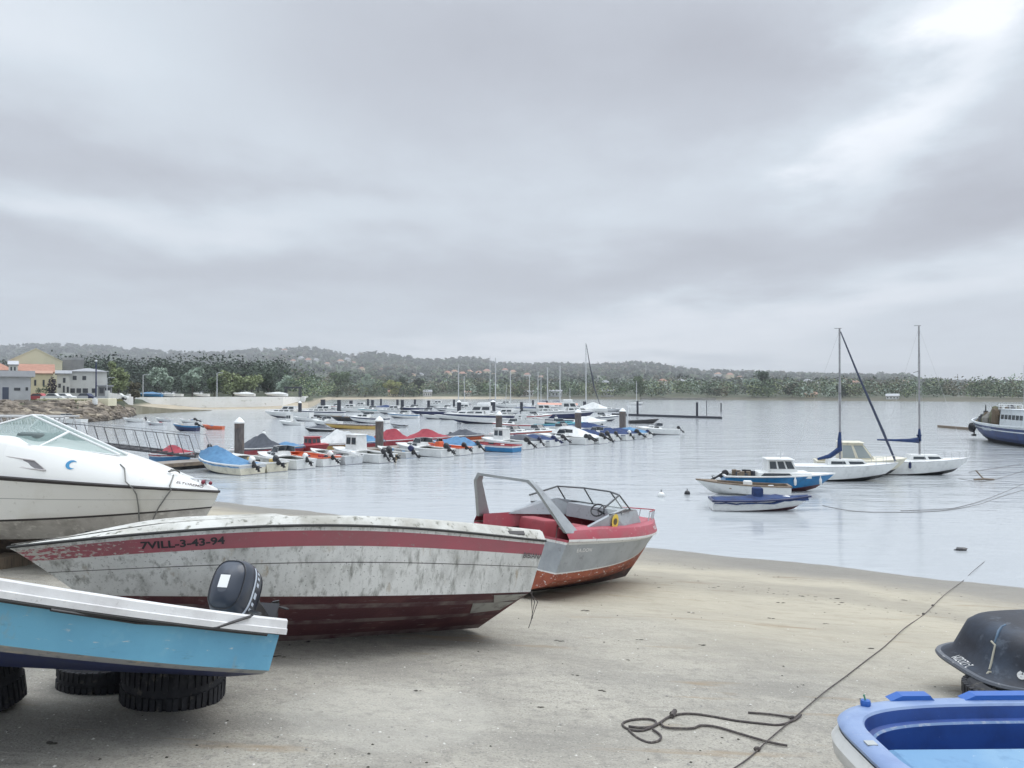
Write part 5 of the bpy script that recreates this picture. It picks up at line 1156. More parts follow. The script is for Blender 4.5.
# long red, white and blue boat lying along the line of sterns
p=A_+D_*26.2+N_*4.6; craft('launch','long low red, white and blue launch just left of the third pile','boat',(p.x,p.y),yn+8,'boats along the near pontoon',L=5.6,B=1.7,D=.7,kind='open',hull='blue',bot='navy',deck='red',stripe='white',draft=.18)
p=A_+D_*56.5+N_*3.0; craft('motorboat','last white boat of the near row with its outboard tipped up at the right end','boat',(p.x,p.y),176,'boats along the near pontoon',L=4.6,B=1.7,D=.75,kind='cuddy',hull='white',motor=('black','black'),tilt=60,draft=.18)
p=A_+D_*56+N_*-2.6; craft('motorboat','white open boat tucked behind the last boat of the near row','boat',(p.x-1,p.y),170,'boats along the near pontoon',L=4.4,B=1.6,D=.7,kind='console',hull='white',draft=.18)
FAR=[(5.3,dict(kind='tarp',cover='redtarp',hull='blue',L=4.6,ridge=.5,stripe='white'),'blue and white boat with dark red cover at the left end of the pontoon'),
 (8.65,dict(kind='open',hull='white',L=4.2,motor=('black','black'),tilt=65),'white open boat left of the first pile, motor raised'),
 (11.8,dict(kind='tarp',cover='greytarp',hull='red',L=5.0,ridge=.9,peak=.45,B=1.9),'red hulled boat under a tall domed dark grey cover'),
 (13.7,dict(kind='tarp',cover='bluetarp',hull='red',L=4.0,ridge=.3),'small boat with vivid blue cover right of the domed grey one'),
 (15.6,dict(kind='pilot',hull='red',deck='red',L=4.2,cabh=.6),'red boat with red box cabin left of the big white tent cover'),
 (18.6,dict(kind='tarp',cover='whitetarp',hull='yellow',L=6.0,ridge=1.05,peak=.62,B=2.2,stripe='maroon'),'yellow hulled boat under a big white tent shaped cover'),
 (21.2,dict(kind='tarp',cover='bluetarp',hull='red',L=4.2,ridge=.5),'red boat with blue cover right of the big white tent cover'),
 (24.2,dict(kind='tarp',cover='redtarp',hull='red',L=4.6,ridge=.9,motor=('red','black')),'bright red covered boat right of the second pile'),
 (26.4,dict(kind='open',hull='yellow',L=4.4),'yellow open boat between two red boats on the far side'),
 (28.4,dict(kind='tarp',cover='redtarp',hull='orange',L=4.8,ridge=.7),'orange red covered boat in the middle of the far side'),
 (30.4,dict(kind='open',hull='maroon',L=4.6,motor=('black','black'),seat='orange'),'dark red open boat with black motor on the far side'),
 (33,dict(kind='tarp',cover='greytarp',hull='orange',L=4.6,ridge=.55,motor=('black','black')),'orange boat with grey cover left of the third pile'),
 (35,dict(kind='open',hull='white',L=4.6,motor=('black','white'),seat='orange'),'white open boat with orange seats left of the third pile'),
 (40.3,dict(kind='cuddy',hull='white',L=5.2,stripe='red',arch=True),'white cuddy boat with red stripe and arch right of the third pile'),
 (44.4,dict(kind='cuddy',hull='white',L=5.4,stripe='orange'),'white cuddy boat with orange stripe behind the sloping white tarpaulin'),
 (48.8,dict(kind='cuddy',hull='white',L=5.6,deck='white',stripe='blue'),'blue striped white boat behind the fourth pile'),
 (53.5,dict(kind='tarp',cover='navytarp',hull='white',L=5.0,ridge=.6),'navy covered boat on the far side at the right end'),
]
for s,sp,lab in FAR: moored(s,-1,sp,lab)
# piles --------------------------------------------------------------------------------
def pile(px,row,top,wpx,label,name='mooring_pile',cone=True,grp='marina piles',colr=None,base=None):
    p=W(px,row); zt=CAMZ+(HOR-top)*p.y/F; r=wpx*p.y/F/2
    t=thing(name,label,'pile',(p.x,p.y,0),(0,0,0),grp)
    b=MB(); b.lathe([(r,-1),(r,zt*.3),(r*.99,zt*.6),(r,zt-.35 if cone else zt)],14); b.add([(0,0,zt-.35 if cone else zt)]+[(r*math.cos(2*math.pi*k/14),r*math.sin(2*math.pi*k/14),zt-.35 if cone else zt) for k in range(14)],[(0,1+k,1+(k+1)%14) for k in range(14)])
    b.build('post',colr or MM['pilew'],t,smooth=True)
    if cone:
        b=MB(); b.lathe([(r*1.12,zt-.40),(r*1.12,zt-.32),(r*.55,zt-.12),(.02,zt)],14); b.build('cap',MM['white'],t,smooth=True)
MM['pilew']=mat('weathered_pile',(.16,.145,.14),.85,[((.09,.08,.08),3,.4,.65,(3,3,.6)),((.24,.15,.10),2,.55,.75)])
MM['piled']=mat('dark_pile',(.035,.04,.055),.8,[((.08,.08,.09),3,.5,.75)])
for px,row,top,lab in ((239.5,464,417,'nearest thick weathered pile with white cone cap, beside the blue tented boat'),(379.5,453,416,'second thick pile from the left with a white cone cap'),(499,444,411,'third white capped pile, just right of the long red and blue launch'),(578,437,409,'fourth pile in the near row, beside the navy covered boats'),(622.5,434,408,'fifth pile, near the right end of the near row')):
    pile(px,row,top,{239.5:9.5,379.5:8.2}.get(px,6.5),lab)
pile(627.5,428,406,1.6,'thin pale pole standing right of the fifth pile','marker_pole',False,colr=MM['lgrey'])
dark=[(282.6,408,399,2.6),(300,416.5,401,3.2),(323,408,399.5,4.2),(339,415,400,3.4),(351,408.6,400.5,3),(368,407,399,2),(372.5,410.6,400,2.6),(381,405,398.8,1.8),(397.5,408,399.5,2.2),(402.4,411,400,2.8),(415,407,399.5,2),(428.6,410,400.5,2.6),(454,408,399.5,2),(459,420,400,3.6),(493,417,400,4.2),(521.5,412,402,2.6),(533,408,400,1.8),(547,407,401,1.8),(568,407,401.5,2),(584.6,411,401.5,2.8)]
from_words=['first','second','third','fourth','fifth','sixth','seventh','eighth','ninth','tenth','eleventh','twelfth','thirteenth','fourteenth','fifteenth','sixteenth','seventeenth','eighteenth','nineteenth','twentieth','twenty-first','twenty-second','twenty-third','twenty-fourth','twenty-fifth','twenty-sixth','twenty-seventh','twenty-eighth','twenty-ninth','thirtieth']
for i,(px,row,top,w) in enumerate(dark): pile(px,row,top,w*1.15,'%s dark pile from the left in the far marina rows'%from_words[i],cone=(px in(459,493,300)),grp='dark piles of the far rows',colr=MM['piled'])
# breakwater pontoon ------------------------------------------------------------------
p=W(612,415.3); q=W(722,419); t=thing('breakwater_pontoon','long black floating breakwater reaching out right of the marina','pontoon',(p.x,p.y,0))
b=MB(); b.prism([(0,0,-.3),(0,0,.38),(q.x-p.x,q.y-p.y,.38),(q.x-p.x,q.y-p.y,-.3)],(.2,2.2,0)); b.build('deck',MM['piled'],t)
pile(637.5,416,401,2.2,'left dark pile on the black floating breakwater',cone=False,grp='breakwater piles',colr=MM['piled']); pile(697,418,402.4,2.4,'right dark pile on the black floating breakwater',cone=False,grp='breakwater piles',colr=MM['piled'])
pile(706.5,417,400.5,.7,'thin rod beside the right breakwater pile','marker_pole',False,colr=MM['piled']); pile(721,411.5,403,1.3,'short marker post standing alone beyond the breakwater','marker_pole',False,colr=MM['piled'])
craft('dark_workboat','low dark workboat lying inside the black breakwater','boat',at(644,423.5),8,L=4.6,B=1.5,D=.6,kind='open',hull='black',bot='black',deck='black',draft=.15)
# ================================================================ far marina rows
FM=[ # px,row,yaw,spec,label
 (288,417.5,175,dict(kind='cruiser',L=9,B=2.8,D=1.15,fly=False,cabh=.9),'white hardtop cruiser at the left end of the far rows, below the white quay wall'),
 (322,416,178,dict(kind='cruiser',L=9,B=2.8,D=1.1,stripe='navy',cabh=.85),'white cruiser with navy stripe right of the first hardtop cruiser'),
 (291,425,165,dict(kind='pilot',L=3.6,B=1.5,D=.6,cabh=.95),'tiny white pilothouse boat alone on the water left of the marina clutter'),
 (319,431.5,178,dict(kind='tarp',cover='greytarp',L=3.4,B=1.4,D=.5,hull='black',ridge=.35),'small dark covered boat floating alone in front of the far rows'),
 (326,425,160,dict(kind='cuddy',L=4.6,B=1.7,D=.7),'white cuddy boat behind the small dark covered boat'),
 (348,421,170,dict(kind='open',L=6,B=2.0,D=.8,hull='black',seat='wood',deck='wood',motor=('black','black')),'dark cluttered fishing boat in the far rows'),
 (352,429,176,dict(kind='open',L=7.0,B=1.9,D=.65,hull='yellow',bot='maroon',deck='wood'),'long low yellowish boat lying in front of the dark fishing boat'),
 (368,423,165,dict(kind='cuddy',L=6.4,B=2.1,D=1.0,stripe='navy',cabh=.9),'large white cuddy boat with dark markings left of the second pile top'),
 (349,412,172,dict(kind='cruiser',L=8,B=2.5,D=1.1,cabh=.7),'white cruiser in the second line behind the cluttered boat'),
 (372,413,175,dict(kind='cuddy',L=6.8,B=2.2,D=1.0,stripe='teal',hull='white',cabh=.8),'white boat with teal trim in the second line'),
 (393,414,172,dict(kind='cruiser',L=7.6,B=2.4,D=1.0,hull='white',stripe='grey',cabh=.75),'white cruiser with grey trim above the second pile'),
 (414,411,176,dict(kind='cuddy',L=8.6,B=2.4,D=1.0,hull='navy',bot='navy',cabh=.8),'navy hulled motorboat in the middle of the far rows'),
 (428,415,178,dict(kind='cuddy',L=7.4,B=2.3,D=.95,hull='navy',bot='navy',deck='lgrey',cabh=.7),'second navy hulled motorboat, nearer than the first'),
 (447,411,172,dict(kind='cuddy',L=7,B=2.3,D=.95,stripe='navy'),'white motorboat left of the large white motor yacht'),
 (452,419.5,178,dict(kind='console',L=6,B=2.0,D=.8),'low white console boat at the left end of the motor yacht'),
 (479,423.5,178,dict(kind='cruiser',L=10.4,B=3.2,D=1.5,fly=True,cabh=1.0,bot='navy',stripe='navy'),'largest white motor yacht with flybridge beside the third pile'),
 (505,420,170,dict(kind='cruiser',L=7.4,B=2.5,D=1.1,cabh=.7),'white cruiser just behind the third white capped pile'),
 (520,424,172,dict(kind='console',L=7,B=2.1,D=.85,arch=True),'white console boat with an arch right of the third pile'),
 (507,412,176,dict(kind='open',L=5.6,B=1.9,D=.8,hull='grey'),'grey open boat far behind the third pile'),
 (527,411,174,dict(kind='tarp',cover='navytarp',L=6.8,B=2.2,D=.9,ridge=.3),'navy covered boat far back right of the third pile'),
 (545,417,6,dict(kind='cruiser',L=8.6,B=2.8,D=1.2,cabh=1.0,bot='navy'),'white cruiser left of the orange topped charter boat'),
 (571,419,5,dict(kind='cruiser',L=8.6,B=3.0,D=1.5,cabh=1.2,hull='navy',bot='navy',stripe='white',fly=True),'navy hulled charter boat with white bow rail and tall cabin'),
 (556,423.5,176,dict(kind='console',L=7.2,B=2.1,D=.8,stripe='navy'),'low white console boat in front of the navy hulled charter boat'),
 (560,429,5,dict(kind='cuddy',L=6.4,B=2.0,D=.8,stripe='blue',deck='teal'),'white boat with blue bow left of the fourth pile'),
 (592,412,176,dict(kind='tarp',cover='whitetarp',L=7.4,B=2.4,D=1.0,ridge=1.4,peak=.45),'rounded white covered boat at the right end of the far rows'),
 (590,427,5,dict(kind='tarp',cover='whitetarp',L=4.6,B=1.9,D=.8,ridge=.8),'small white tented boat right of the fourth pile'),
 (610,411.5,6,dict(kind='sail',L=7.4,B=2.2,D=.8,hull='lgrey'),'low pale sailboat hull pointing out of the right end of the far rows'),
]
FM+=[
 (306,421,170,dict(kind='open',L=4.6,B=1.8,D=.7,motor=('black','black')),'white open boat left of the small dark covered boat'),
 (336,409,176,dict(kind='cuddy',L=6.5,B=2.2,D=.95,stripe='red'),'white cuddy boat with a red stripe at the back of the far rows'),
 (360,409,174,dict(kind='cruiser',L=7.5,B=2.5,D=1.05,cabh=.8),'white cruiser at the back between two dark piles'),
 (384,410,174,dict(kind='tarp',cover='navytarp',L=6,B=2.1,D=.9,ridge=.5),'navy covered boat at the back, above the second pile'),
 (403,418,172,dict(kind='cuddy',L=5.8,B=2.1,D=.85,stripe='blue'),'white cuddy boat with a blue stripe right of the second pile top'),
 (437,407,176,dict(kind='cruiser',L=8,B=2.6,D=1.1,cabh=.85),'white cruiser farthest back left of the thin masts'),
 (437,419,175,dict(kind='open',L=5.4,B=1.9,D=.75,motor=('black','black')),'white open boat in front of the navy motorboats'),
 (463,413,175,dict(kind='cruiser',L=7.6,B=2.5,D=1.1,cabh=.8,fly=True),'white flybridge cruiser behind the largest motor yacht'),
 (486,413,176,dict(kind='cuddy',L=7,B=2.4,D=1.0,stripe='navy'),'white motorboat right behind the largest motor yacht'),
 (505,407.5,175,dict(kind='cruiser',L=8,B=2.6,D=1.1,cabh=.85),'white cruiser farthest back under the third pile cap'),
 (534,420,8,dict(kind='cuddy',L=6.2,B=2.2,D=.9,stripe='red'),'white boat with red stripe left of the low console boat'),
 (540,411,176,dict(kind='cruiser',L=8,B=2.6,D=1.15,cabh=.9,stripe='navy'),'white cruiser behind the orange awning'),
 (564,411,176,dict(kind='cruiser',L=8.4,B=2.7,D=1.2,cabh=.9,fly=True),'white flybridge cruiser behind the navy charter boat'),
 (578,413,5,dict(kind='cuddy',L=6.6,B=2.3,D=.95),'white motorboat left of the rounded white covered boat'),
 (602,421,5,dict(kind='cuddy',L=5.6,B=2.0,D=.85,stripe='navy'),'white boat between the fourth and fifth piles, behind the covers'),
 (512,429,172,dict(kind='cuddy',L=5.2,B=2.0,D=.8,stripe='red'),'small white boat with red stripe just right of the third pile'),
]
for px,row,yaw,sp,lab in FM:
    kw=dict(draft=.2); kw.update(sp); nm={'cruiser':'motor_yacht','sail':'sailing_yacht','tarp':'covered_boat'}.get(sp['kind'],'motorboat')
    craft(nm,lab,'boat',at(px,row),yaw+random.uniform(-3,3),'boats in the far marina rows',**kw)
# orange awning over the charter boats
p=W(557,415); t=thing('awning','pale orange awning stretched over the boats by the navy charter boat','awning',(p.x,p.y,0))
b=MB(); b.loft([[(-4,-1.2,2.15),(4.2,-1.2,2.0)],[(-4,0,2.55),(4.2,0,2.4)],[(-4,1.2,2.15),(4.2,1.2,2.0)]]); b.build('canvas',mat('orange_canvas',(.62,.33,.26),.7),t)
b=MB()
for x in (-3.9,0,4.1):
    for y in (-1.15,1.15): b.tube([(x,y,.3),(x,y,2.1)],.04,4)
b.build('poles',MM['alu'],t)
# bare masts of yachts lying farther back
masts=[(490,400,356,.9,0),(495.5,400,358,1.6,0),(458.5,401,364,1.4,0),(464.5,401,376,1.0,-6),(510.5,403,371,1.3,0),(529.5,402,374,1.2,0),(538,403,372,1.3,0),(541,403,375,1.0,0),(547.5,403,367,1.6,0),(560,403,365,1.6,0),(586,407,343,1.7,0),(636.5,400,381,.9,0),(505,411,384,.7,14),(570,403,388,.8,0)]
for i,(px,row,top,w,lean) in enumerate(masts):
    p=W(px,max(row,401)+4); zt=CAMZ+(HOR-top)*p.y/F
    t=thing('moored_yacht','yacht under the %s bare mast from the left in the marina'%from_words[sorted(m_[0] for m_ in masts).index(px)],'boat',(p.x,p.y,-.3),(0,0,rad(10+i*13%30)),'yachts with bare masts')
    h=HG(L=7.5,B=2.3,D=1.15,rake=1.2,sr=.25,zc0=.3,zc1=.7,kr=.4)
    class HS2:
        def __init__(s,h): s.h=h; s.__dict__.update(h.__dict__)
        def pt(s,a,b): x,y,z=s.h.pt(a,b); return (x-4.1,y,z)
        def w(s,a): return s.h.w(a)
    H2=HS2(h); hull_part(H2,[(0,.35,1,1),(.35,1,0,2)],[MM['white'],MM['navy']],t,nt=8); deck_part(H2,MM['white'],t,0,nt=6,dz=.01)
    b=MB(); r=w*p.y/F/2*.8; b.tube([(0,0,1.1),(0,-lean*.1,zt+.3)],[r,r*.8],6); mo=b.build('mast',MM['mastg'] if 'mastg' in MM else MM.setdefault('mastg',mat('pale_mast',(.55,.56,.57),.5)),t)
    b=MB(); b.tube([(0,-.6,zt*.6),(0,.6,zt*.6)],.04,4); b.build('spreader',MM['alu'],mo)
    if px==586:
        b=MB(); m_=p.y/F; b.tube([(.1,-.02,zt),(5*m_,0,CAMZ+(HOR-368)*m_),(7.2*m_,0,CAMZ+(HOR-376)*m_)],[.06,.14,.22],6); b.tube([(7.2*m_,0,CAMZ+(HOR-376)*m_),(8.5*m_,0,CAMZ+(HOR-385)*m_),(17*m_,0,.8)],[.26,.16,.06],6); b.build('furled_sail',MM['greytarp'],t)
    if lean==0 and px in(495.5,560,547.5):
        b=MB(); b.tube([(-.1,0,2.2),(-3.0,0,2.2)],[.16,.08],6); b.build('sail_cover',MM['navytarp'],t)
# ================================================================ gangway, small boats on the left
def gangway():
    t=thing('gangway','long thin railed gangway sloping down to the near pontoon','gangway',(0,0,0))
    a=P(72,441,55); b_=Vector((-18.9,49.2,.62))
    d=b_-a; n=Vector((d.y,-d.x,0)).normalized()*.65
    b=MB(); 
    for k in (-1,1): b.tube([a+n*k,b_+n*k],.07,5)
    for i in range(19):
        q=a.lerp(b_,i/18); b.tube([q-n,q+n],.04,4)
    b.build('deck_beams',MATS['dark_metal'],t)
    gm=mat('galvanised_grey',(.36,.37,.39),.5,[((.2,.18,.17),3,.5,.75)],metal=.3)
    for k,far in ((-1,1),(1,0)):
        b=MB(); top=[]
        for i in range(14):
            q=a.lerp(b_,i/13)+n*k; h=1.3; u=q+Vector((-.42,0,h)); b.tube([q,u],.022,5); top.append(u)
        b.tube(top,.02,5); b.build('railing',gm if k<0 else MATS['dark_metal'],t)
    # fixed truss bridge to the left of the hinge
    l=P(-70,439,57); d=a-l; n=Vector((d.y,-d.x,0)).normalized()*.7
    for k in (-1,1):
        b=MB(); h=Vector((0,0,1.68)); b.tube([l+n*k,a+n*k],.08,5); b.tube([l+n*k+h,a+n*k+h],.08,5)
        N=15
        for i in range(N):
            p0=l.lerp(a,i/N)+n*k; p1=l.lerp(a,(i+.5)/N)+n*k+h; p2=l.lerp(a,(i+1)/N)+n*k; b.tube([p0,p1,p2],.045,5)
        b.build('truss',mat('pale_truss_paint',(.50,.50,.50),.5,[((.3,.2,.17),3,.55,.75)]),t)
    b=MB(); b.prism([l+n,l-n,a-n,a+n],(0,0,.08)); b.build('walkway',MM['wood'],t)
    b=MB(); q=a-Vector((0,0,.3))
    for k in (-1,1): b.tube([a+n*k*.8,Vector((a.x,a.y,-1))+n*k],.12,6)
    b.build('support',gm,t)
gangway()
for px,row,yaw,sp,lab in ((65,424,175,dict(kind='cuddy',L=6,B=2,D=.8,cabh=.8),'white motorboat afloat behind the gangway hinge'),
 (134.5,422,170,dict(kind='open',hull='white',L=3.9,B=1.4,D=.55,motor=('black','black')),'leftmost of the small boats moored off the rocky point'),
 (155.5,425,175,dict(kind='open',hull='lgrey',L=2.8,B=1.2,D=.45,bot='navy'),'small pale dinghy second from left off the rocky point'),
 (164,421.5,178,dict(kind='open',hull='lgrey',L=2.6,B=1.2,D=.5,seat='wood'),'small grey dinghy just behind the second one off the rocky point'),
 (185.5,431,175,dict(kind='open',hull='navy',bot='navy',stripe='blue',L=3.1,B=1.4,D=.8,motor=('black','black'),deck='lgrey'),'dark blue open boat moored off the rocky point'),
 (188,422.5,178,dict(kind='open',hull='white',L=2.6,B=1.2,D=.45,motor=('black','black')),'little white dinghy with dark motor behind the dark blue boat'),
 (213,429.5,178,dict(kind='open',hull='orange',bot='orange',stripe='orange',deck='orange',seat='orange',L=2.6,B=1.2,D=.5),'orange red inflatable dinghy left of the nearest pile')):
    craft('dinghy' if sp['kind']=='open' else 'motorboat',lab,'boat',at(px,row),yaw,'small boats off the rocky point',**{**dict(draft=.12),**sp})
craft('dinghy','flat dark dinghy on the open water between the two marina rows','boat',at(399,427.5),176,L=2.2,B=1.1,D=.35,kind='open',hull='lgrey',bot='black',deck='black',draft=.1)
# ---------------------------------------------------------------- woods
def pk_pine(r):
    px=r.uniform(-60,285); d=r.uniform(345,640)
    if px<50 and d<420: return None
    return px,d
wood('pine_wood',760,pk_pine,16,'dark pine wood rising behind the quay at the left',[0,0,0,1,1],nl=95,size=1.35,seed=4)
def pk_shore(r):
    px=r.uniform(300,1180); ds=interp(px,DS); d=ds+22+r.random()**1.6*260
    if noise.noise(Vector((px*.045,d*.01,5)))<-.12: return None
    return px,d
wood('shore_wood',900,pk_shore,11,'belt of mixed trees along the far shore',[1,1,2,2,2,3,4,5,5],nl=64,size=.95,seed=9,wfac=.62)
def pk_hill(r):
    px=r.uniform(-250,1250); ds=max(640,interp(px,DS)+200); D=interp(px,DR); d=ds+(D-ds)*r.random()**.8
    if noise.noise(Vector((px*.02,d*.0035,8)))<-.30 and d<D*.8: return None
    return px,d
wood('hill_wood',7500,pk_hill,13,'forest covering the far hillsides',[0,0,1,1,2,5],nl=13,size=1.7,seed=12,wfac=.65)
def pk_ridge(r):
    px=r.uniform(-250,1250); D=interp(px,DR)
    if noise.noise(Vector((px*.035,0,2)))<-.05: return None
    return px,D-r.uniform(0,60)
wood('ridge_trees',900,pk_ridge,13,'ragged tree line on the ridge',[0,1],nl=10,size=1.1,seed=15,wfac=.45)
for a in ((118,392,361,23,190,3,'bright green rounded tree just right of the white quayside building'),
 (134,394,381,13,196,5,'low brownish bush tree right of the bright green tree by the quay'),
 (160,395,367,21,262,4,'pale grey green tree standing before the pine wood, left of the silver blue one'),
 (192,395,366,22,268,4,'silver blue leaved tree in front of the pine wood, tallest of the pale ones'),
 (214,395,372,15,272,2,'narrow mid green tree between the silver tree and the broad light green tree'),
 (233,396,367,28,275,3,'broad light green tree behind the white quay wall, left half of the light pair'),
 (251,396,370,22,280,3,'light green tree touching the right side of the broad light green tree'),
 (268,396,371,16,290,1,'dark green tree at the right end of the quay tree row'),
 (286,397,374,18,300,4,'grey green tree behind the end of the quay, left of the marina piles'),
 (314,397,373,13,570,1,'dark round tree on the far beach, leftmost there'),
 (337,397,371,30,590,2,'big mid green tree mass on the far beach behind the marina'),
 (365,397,373,18,600,4,'blue grey tree on the far beach beside the big green one'),
 (393,396,378,17,615,6,'yellow green tree on the far beach'),
 (403,396,376,13,625,1,'dark tree right behind the yellow green one on the far beach'),
 (419,395,377,11,640,0,'dark conifer like tree on the far beach among small houses'),
 (640,398,377,20,580,2,'round tree above the far shore behind the outer pontoon'),
 (768,397,371,27,540,1,'tall dark tree clump rising above the far shore, highest on the right side'),
 (752,397,379,18,530,4,'grey green tree at the left foot of the tall dark clump'),
 (792,398,383,20,505,1,'lower dark tree to the right of the tall dark clump'),
 (842,399,385,14,480,1,'dark rounded tree just behind the tall mast of the left sailing yacht')):
    tree(*a)
# ---------------------------------------------------------------- haze
b=MB(); b.box(-4600,4600,-60,4700,-4,420)
hz=bpy.data.materials.new('sea_haze'); hz.use_nodes=True; nt=hz.node_tree
for n in list(nt.nodes): nt.nodes.remove(n)
pv=_n(nt,'ShaderNodeVolumePrincipled'); pv.inputs['Color'].default_value=(.93,.95,1,1); pv.inputs['Density'].default_value=HAZE; pv.inputs['Anisotropy'].default_value=.2
om=_n(nt,'ShaderNodeOutputMaterial'); nt.links.new(pv.outputs[0],om.inputs['Volume'])
struct('haze',b,hz,'thin damp haze over the bay',kind='stuff')
# ================================================================ buildings
MM['wall_white']=mat('white_render_wall',(.66,.66,.64),.8,[((.52,.51,.49),.25,.45,.7)])
MM['wall_grey']=mat('grey_render_wall',(.52,.53,.55),.8,[((.44,.45,.47),.4,.45,.7)])
MM['wall_cream']=mat('cream_render_wall',(.68,.64,.47),.8,[((.58,.55,.41),.15,.45,.7)])
MM['wall_yellow']=mat('yellow_render_wall',(.66,.58,.38),.8,[((.55,.48,.33),.3,.45,.7)])
MM['wall_block']=mat('bare_block_wall',(.27,.275,.28),.85,[((.22,.22,.23),.5,.4,.7)])
MM['tile']=mat('orange_roof_tiles',(.42,.22,.16),.8,[((.33,.17,.12),1.5,.4,.7)])
MM['tilepale']=mat('faded_roof_tiles',(.48,.29,.21),.8,[((.36,.22,.16),1.5,.4,.7)])
MM['slate']=mat('grey_sheet_roof',(.34,.35,.37),.7,[((.27,.28,.30),1,.4,.7)])
MM['palero']=mat('pale_roof_sheet',(.50,.51,.53),.6,[((.42,.43,.46),.5,.4,.7)])
MM['winglass']=mat('window_glass',(.05,.055,.065),.15)
def house(name,label,px0,px1,base,eave,ridge,d,depth,wall,roof,wins=(),cat='building',group=None,gable='side',yaw=0,over=.3,floor=None):
    """front wall faces the camera; rows give heights; wins: (u0,u1,v0,v1,kind)"""
    m=d/F; yaw=yaw or -math.degrees(math.atan(((px0+px1)/2-512)/F)); w=(px1-px0)*m*math.cos(rad(yaw)); zb=CAMZ+(HOR-base)*m if floor is None else floor; ze=CAMZ+(HOR-eave)*m; zr=CAMZ+(HOR-ridge)*m
    o=P((px0+px1)/2,HOR,d); t=thing(name,label,cat,(o.x,o.y,zb),(0,0,rad(yaw)),group)
    H=ze-zb; Rr=zr-zb
    b=MB(); x0,x1=-w/2,w/2
    if gable=='front':
        b.prism([(x0,0,-1),(x1,0,-1),(x1,0,H),(0,0,Rr),(x0,0,H)],(0,depth,0))
    else:
        b.box(x0,x1,0,depth,-1,H)
        if gable=='side' and Rr>H+.05:
            b.prism([(x0,.01,H),(x0,depth-.01,H),(x0,depth/2,Rr-.02)],(.2,0,0)); b.prism([(x1-.2,.01,H),(x1-.2,depth-.01,H),(x1-.2,depth/2,Rr-.02)],(.2,0,0))
    wl=b.build('wall',MM[wall],t)
    b=MB(); e=over; th=.22
    if gable=='front': 
        for sd in (-1,1):
            s_=(Rr-H)/(w/2); b.prism([(0,-e,Rr+.01),(sd*(w/2+e),-e,H-e*s_+.01),(sd*(w/2+e),-e,H-e*s_+.01+th),(0,-e,Rr+.01+th)],(0,depth+2*e,0))
    elif gable=='side' and Rr>H+.05:
        s_=(Rr-H)/(depth/2)
        for sd in (-1,1):
            y0=depth/2; y1=depth/2+sd*(depth/2+e); b.prism([(x0-e,y0,Rr+.01),(x0-e,y1,H-e*s_+.01),(x0-e,y1,H-e*s_+.01+th),(x0-e,y0,Rr+.01+th)],(w+2*e,0,0))
    elif gable=='hip':
        c=min(w,depth)*.45; v=[(x0-e,-e,H),(x1+e,-e,H),(x1+e,depth+e,H),(x0-e,depth+e,H),(x0+c,depth/2,Rr),(x1-c,depth/2,Rr)]
        b.add([(p[0],p[1],p[2]+.01) for p in v],[(0,1,5,4),(1,2,5),(2,3,4,5),(3,0,4),(3,2,1,0)])
    else: b.box(x0-e,x1+e,-e,depth+e,H+.005,max(Rr,H+.25))
    b.build('roof',MM[roof],t)
    for u0,u1,v0,v1,k in wins:
        b=MB(); b.box(lerp(x0,x1,u0),lerp(x0,x1,u1),-.06,-.004,H*v0,H*v1)
        b.build('door' if k=='d' else 'window',MM['winglass'] if k!='d' else mat('blue_grey_door',(.07,.085,.13),.6),t)
    return t
W3=lambda n,v0,v1,g=.5:[((k+.5-g/2)/n,(k+.5+g/2)/n,v0,v1,'w') for k in range(n)]
house('harbour_hut','flat roofed grey harbour hut with blue door on the rocky point',-45,31.5,404.5,376.5,370.5,128,7,'wall_grey','palero',[(.62,.705,0.02,.62,'d'),(.775,.86,.50,.60,'w'),(.93,.965,.50,.62,'w')],gable='flat',over=.6)
house('warehouse','large cream gabled warehouse, tallest building at the far left',9,62.5,394,361.5,349,196,26,'wall_cream','wall_cream',[],gable='front',over=.1)
house('tiled_house','house with a long orange tiled roof in front of the cream warehouse',20,53,393,372,364.5,176,9,'wall_yellow','tile',[(.25,.33,.3,.7,'w'),(.45,.53,.3,.7,'w'),(.65,.75,.0,.5,'d')],over=.4)
house('red_roofed_house','red roofed house cut off by the left edge of the picture',-40,14,393,370,357.5,182,12,'wall_white','tile',[(.8,.86,.5,.75,'w')],gable='hip',over=.4)
house('dormer_house','small white house with two narrow windows directly behind the harbour hut',8.5,17.5,393,365,361.5,170,5,'wall_white','palero',[(.2,.38,.80,.93,'w'),(.6,.78,.80,.93,'w')],over=.2)
house('yellow_house','small yellow walled house right of the harbour hut',31,52,393.5,374,371.5,165,6,'wall_yellow','tilepale',[(.15,.25,.4,.7,'w'),(.55,.65,.4,.7,'w')],over=.2)
house('block_building','windowless grey block building right of the cream warehouse',62.5,84,394,360,357.5,204,14,'wall_block','slate',[],gable='flat',over=.05)
house('narrow_house','narrow pale house with small dark windows left of the white quayside building',57,70,393.5,374,371,172,7,'wall_white','slate',[(.1,.3,.3,.5,'w'),(.45,.65,.55,.8,'w'),(.45,.6,.05,.4,'w'),(.75,.92,.05,.35,'w')],over=.4)
house('quayside_building','long white quayside building with grey hipped roof and dark ground floor openings',69,107,394,371.5,367.5,178,12,'wall_white','slate',[(.04,.16,.05,.25,'w'),(.2,.32,.05,.25,'w'),(.36,.5,.05,.25,'w'),(.6,.72,.05,.25,'w'),(.76,.95,.05,.25,'w'),(.1,.2,.62,.8,'w'),(.35,.45,.62,.8,'w')],gable='hip',over=.5)
house('canopy_shed','low dark carport shed at the foot of the white quayside building',98,112,394,386.5,385,168,4,'wall_block','slate',[(.1,.4,.1,.8,'w'),(.5,.9,.1,.8,'w')],gable='flat',over=.3)
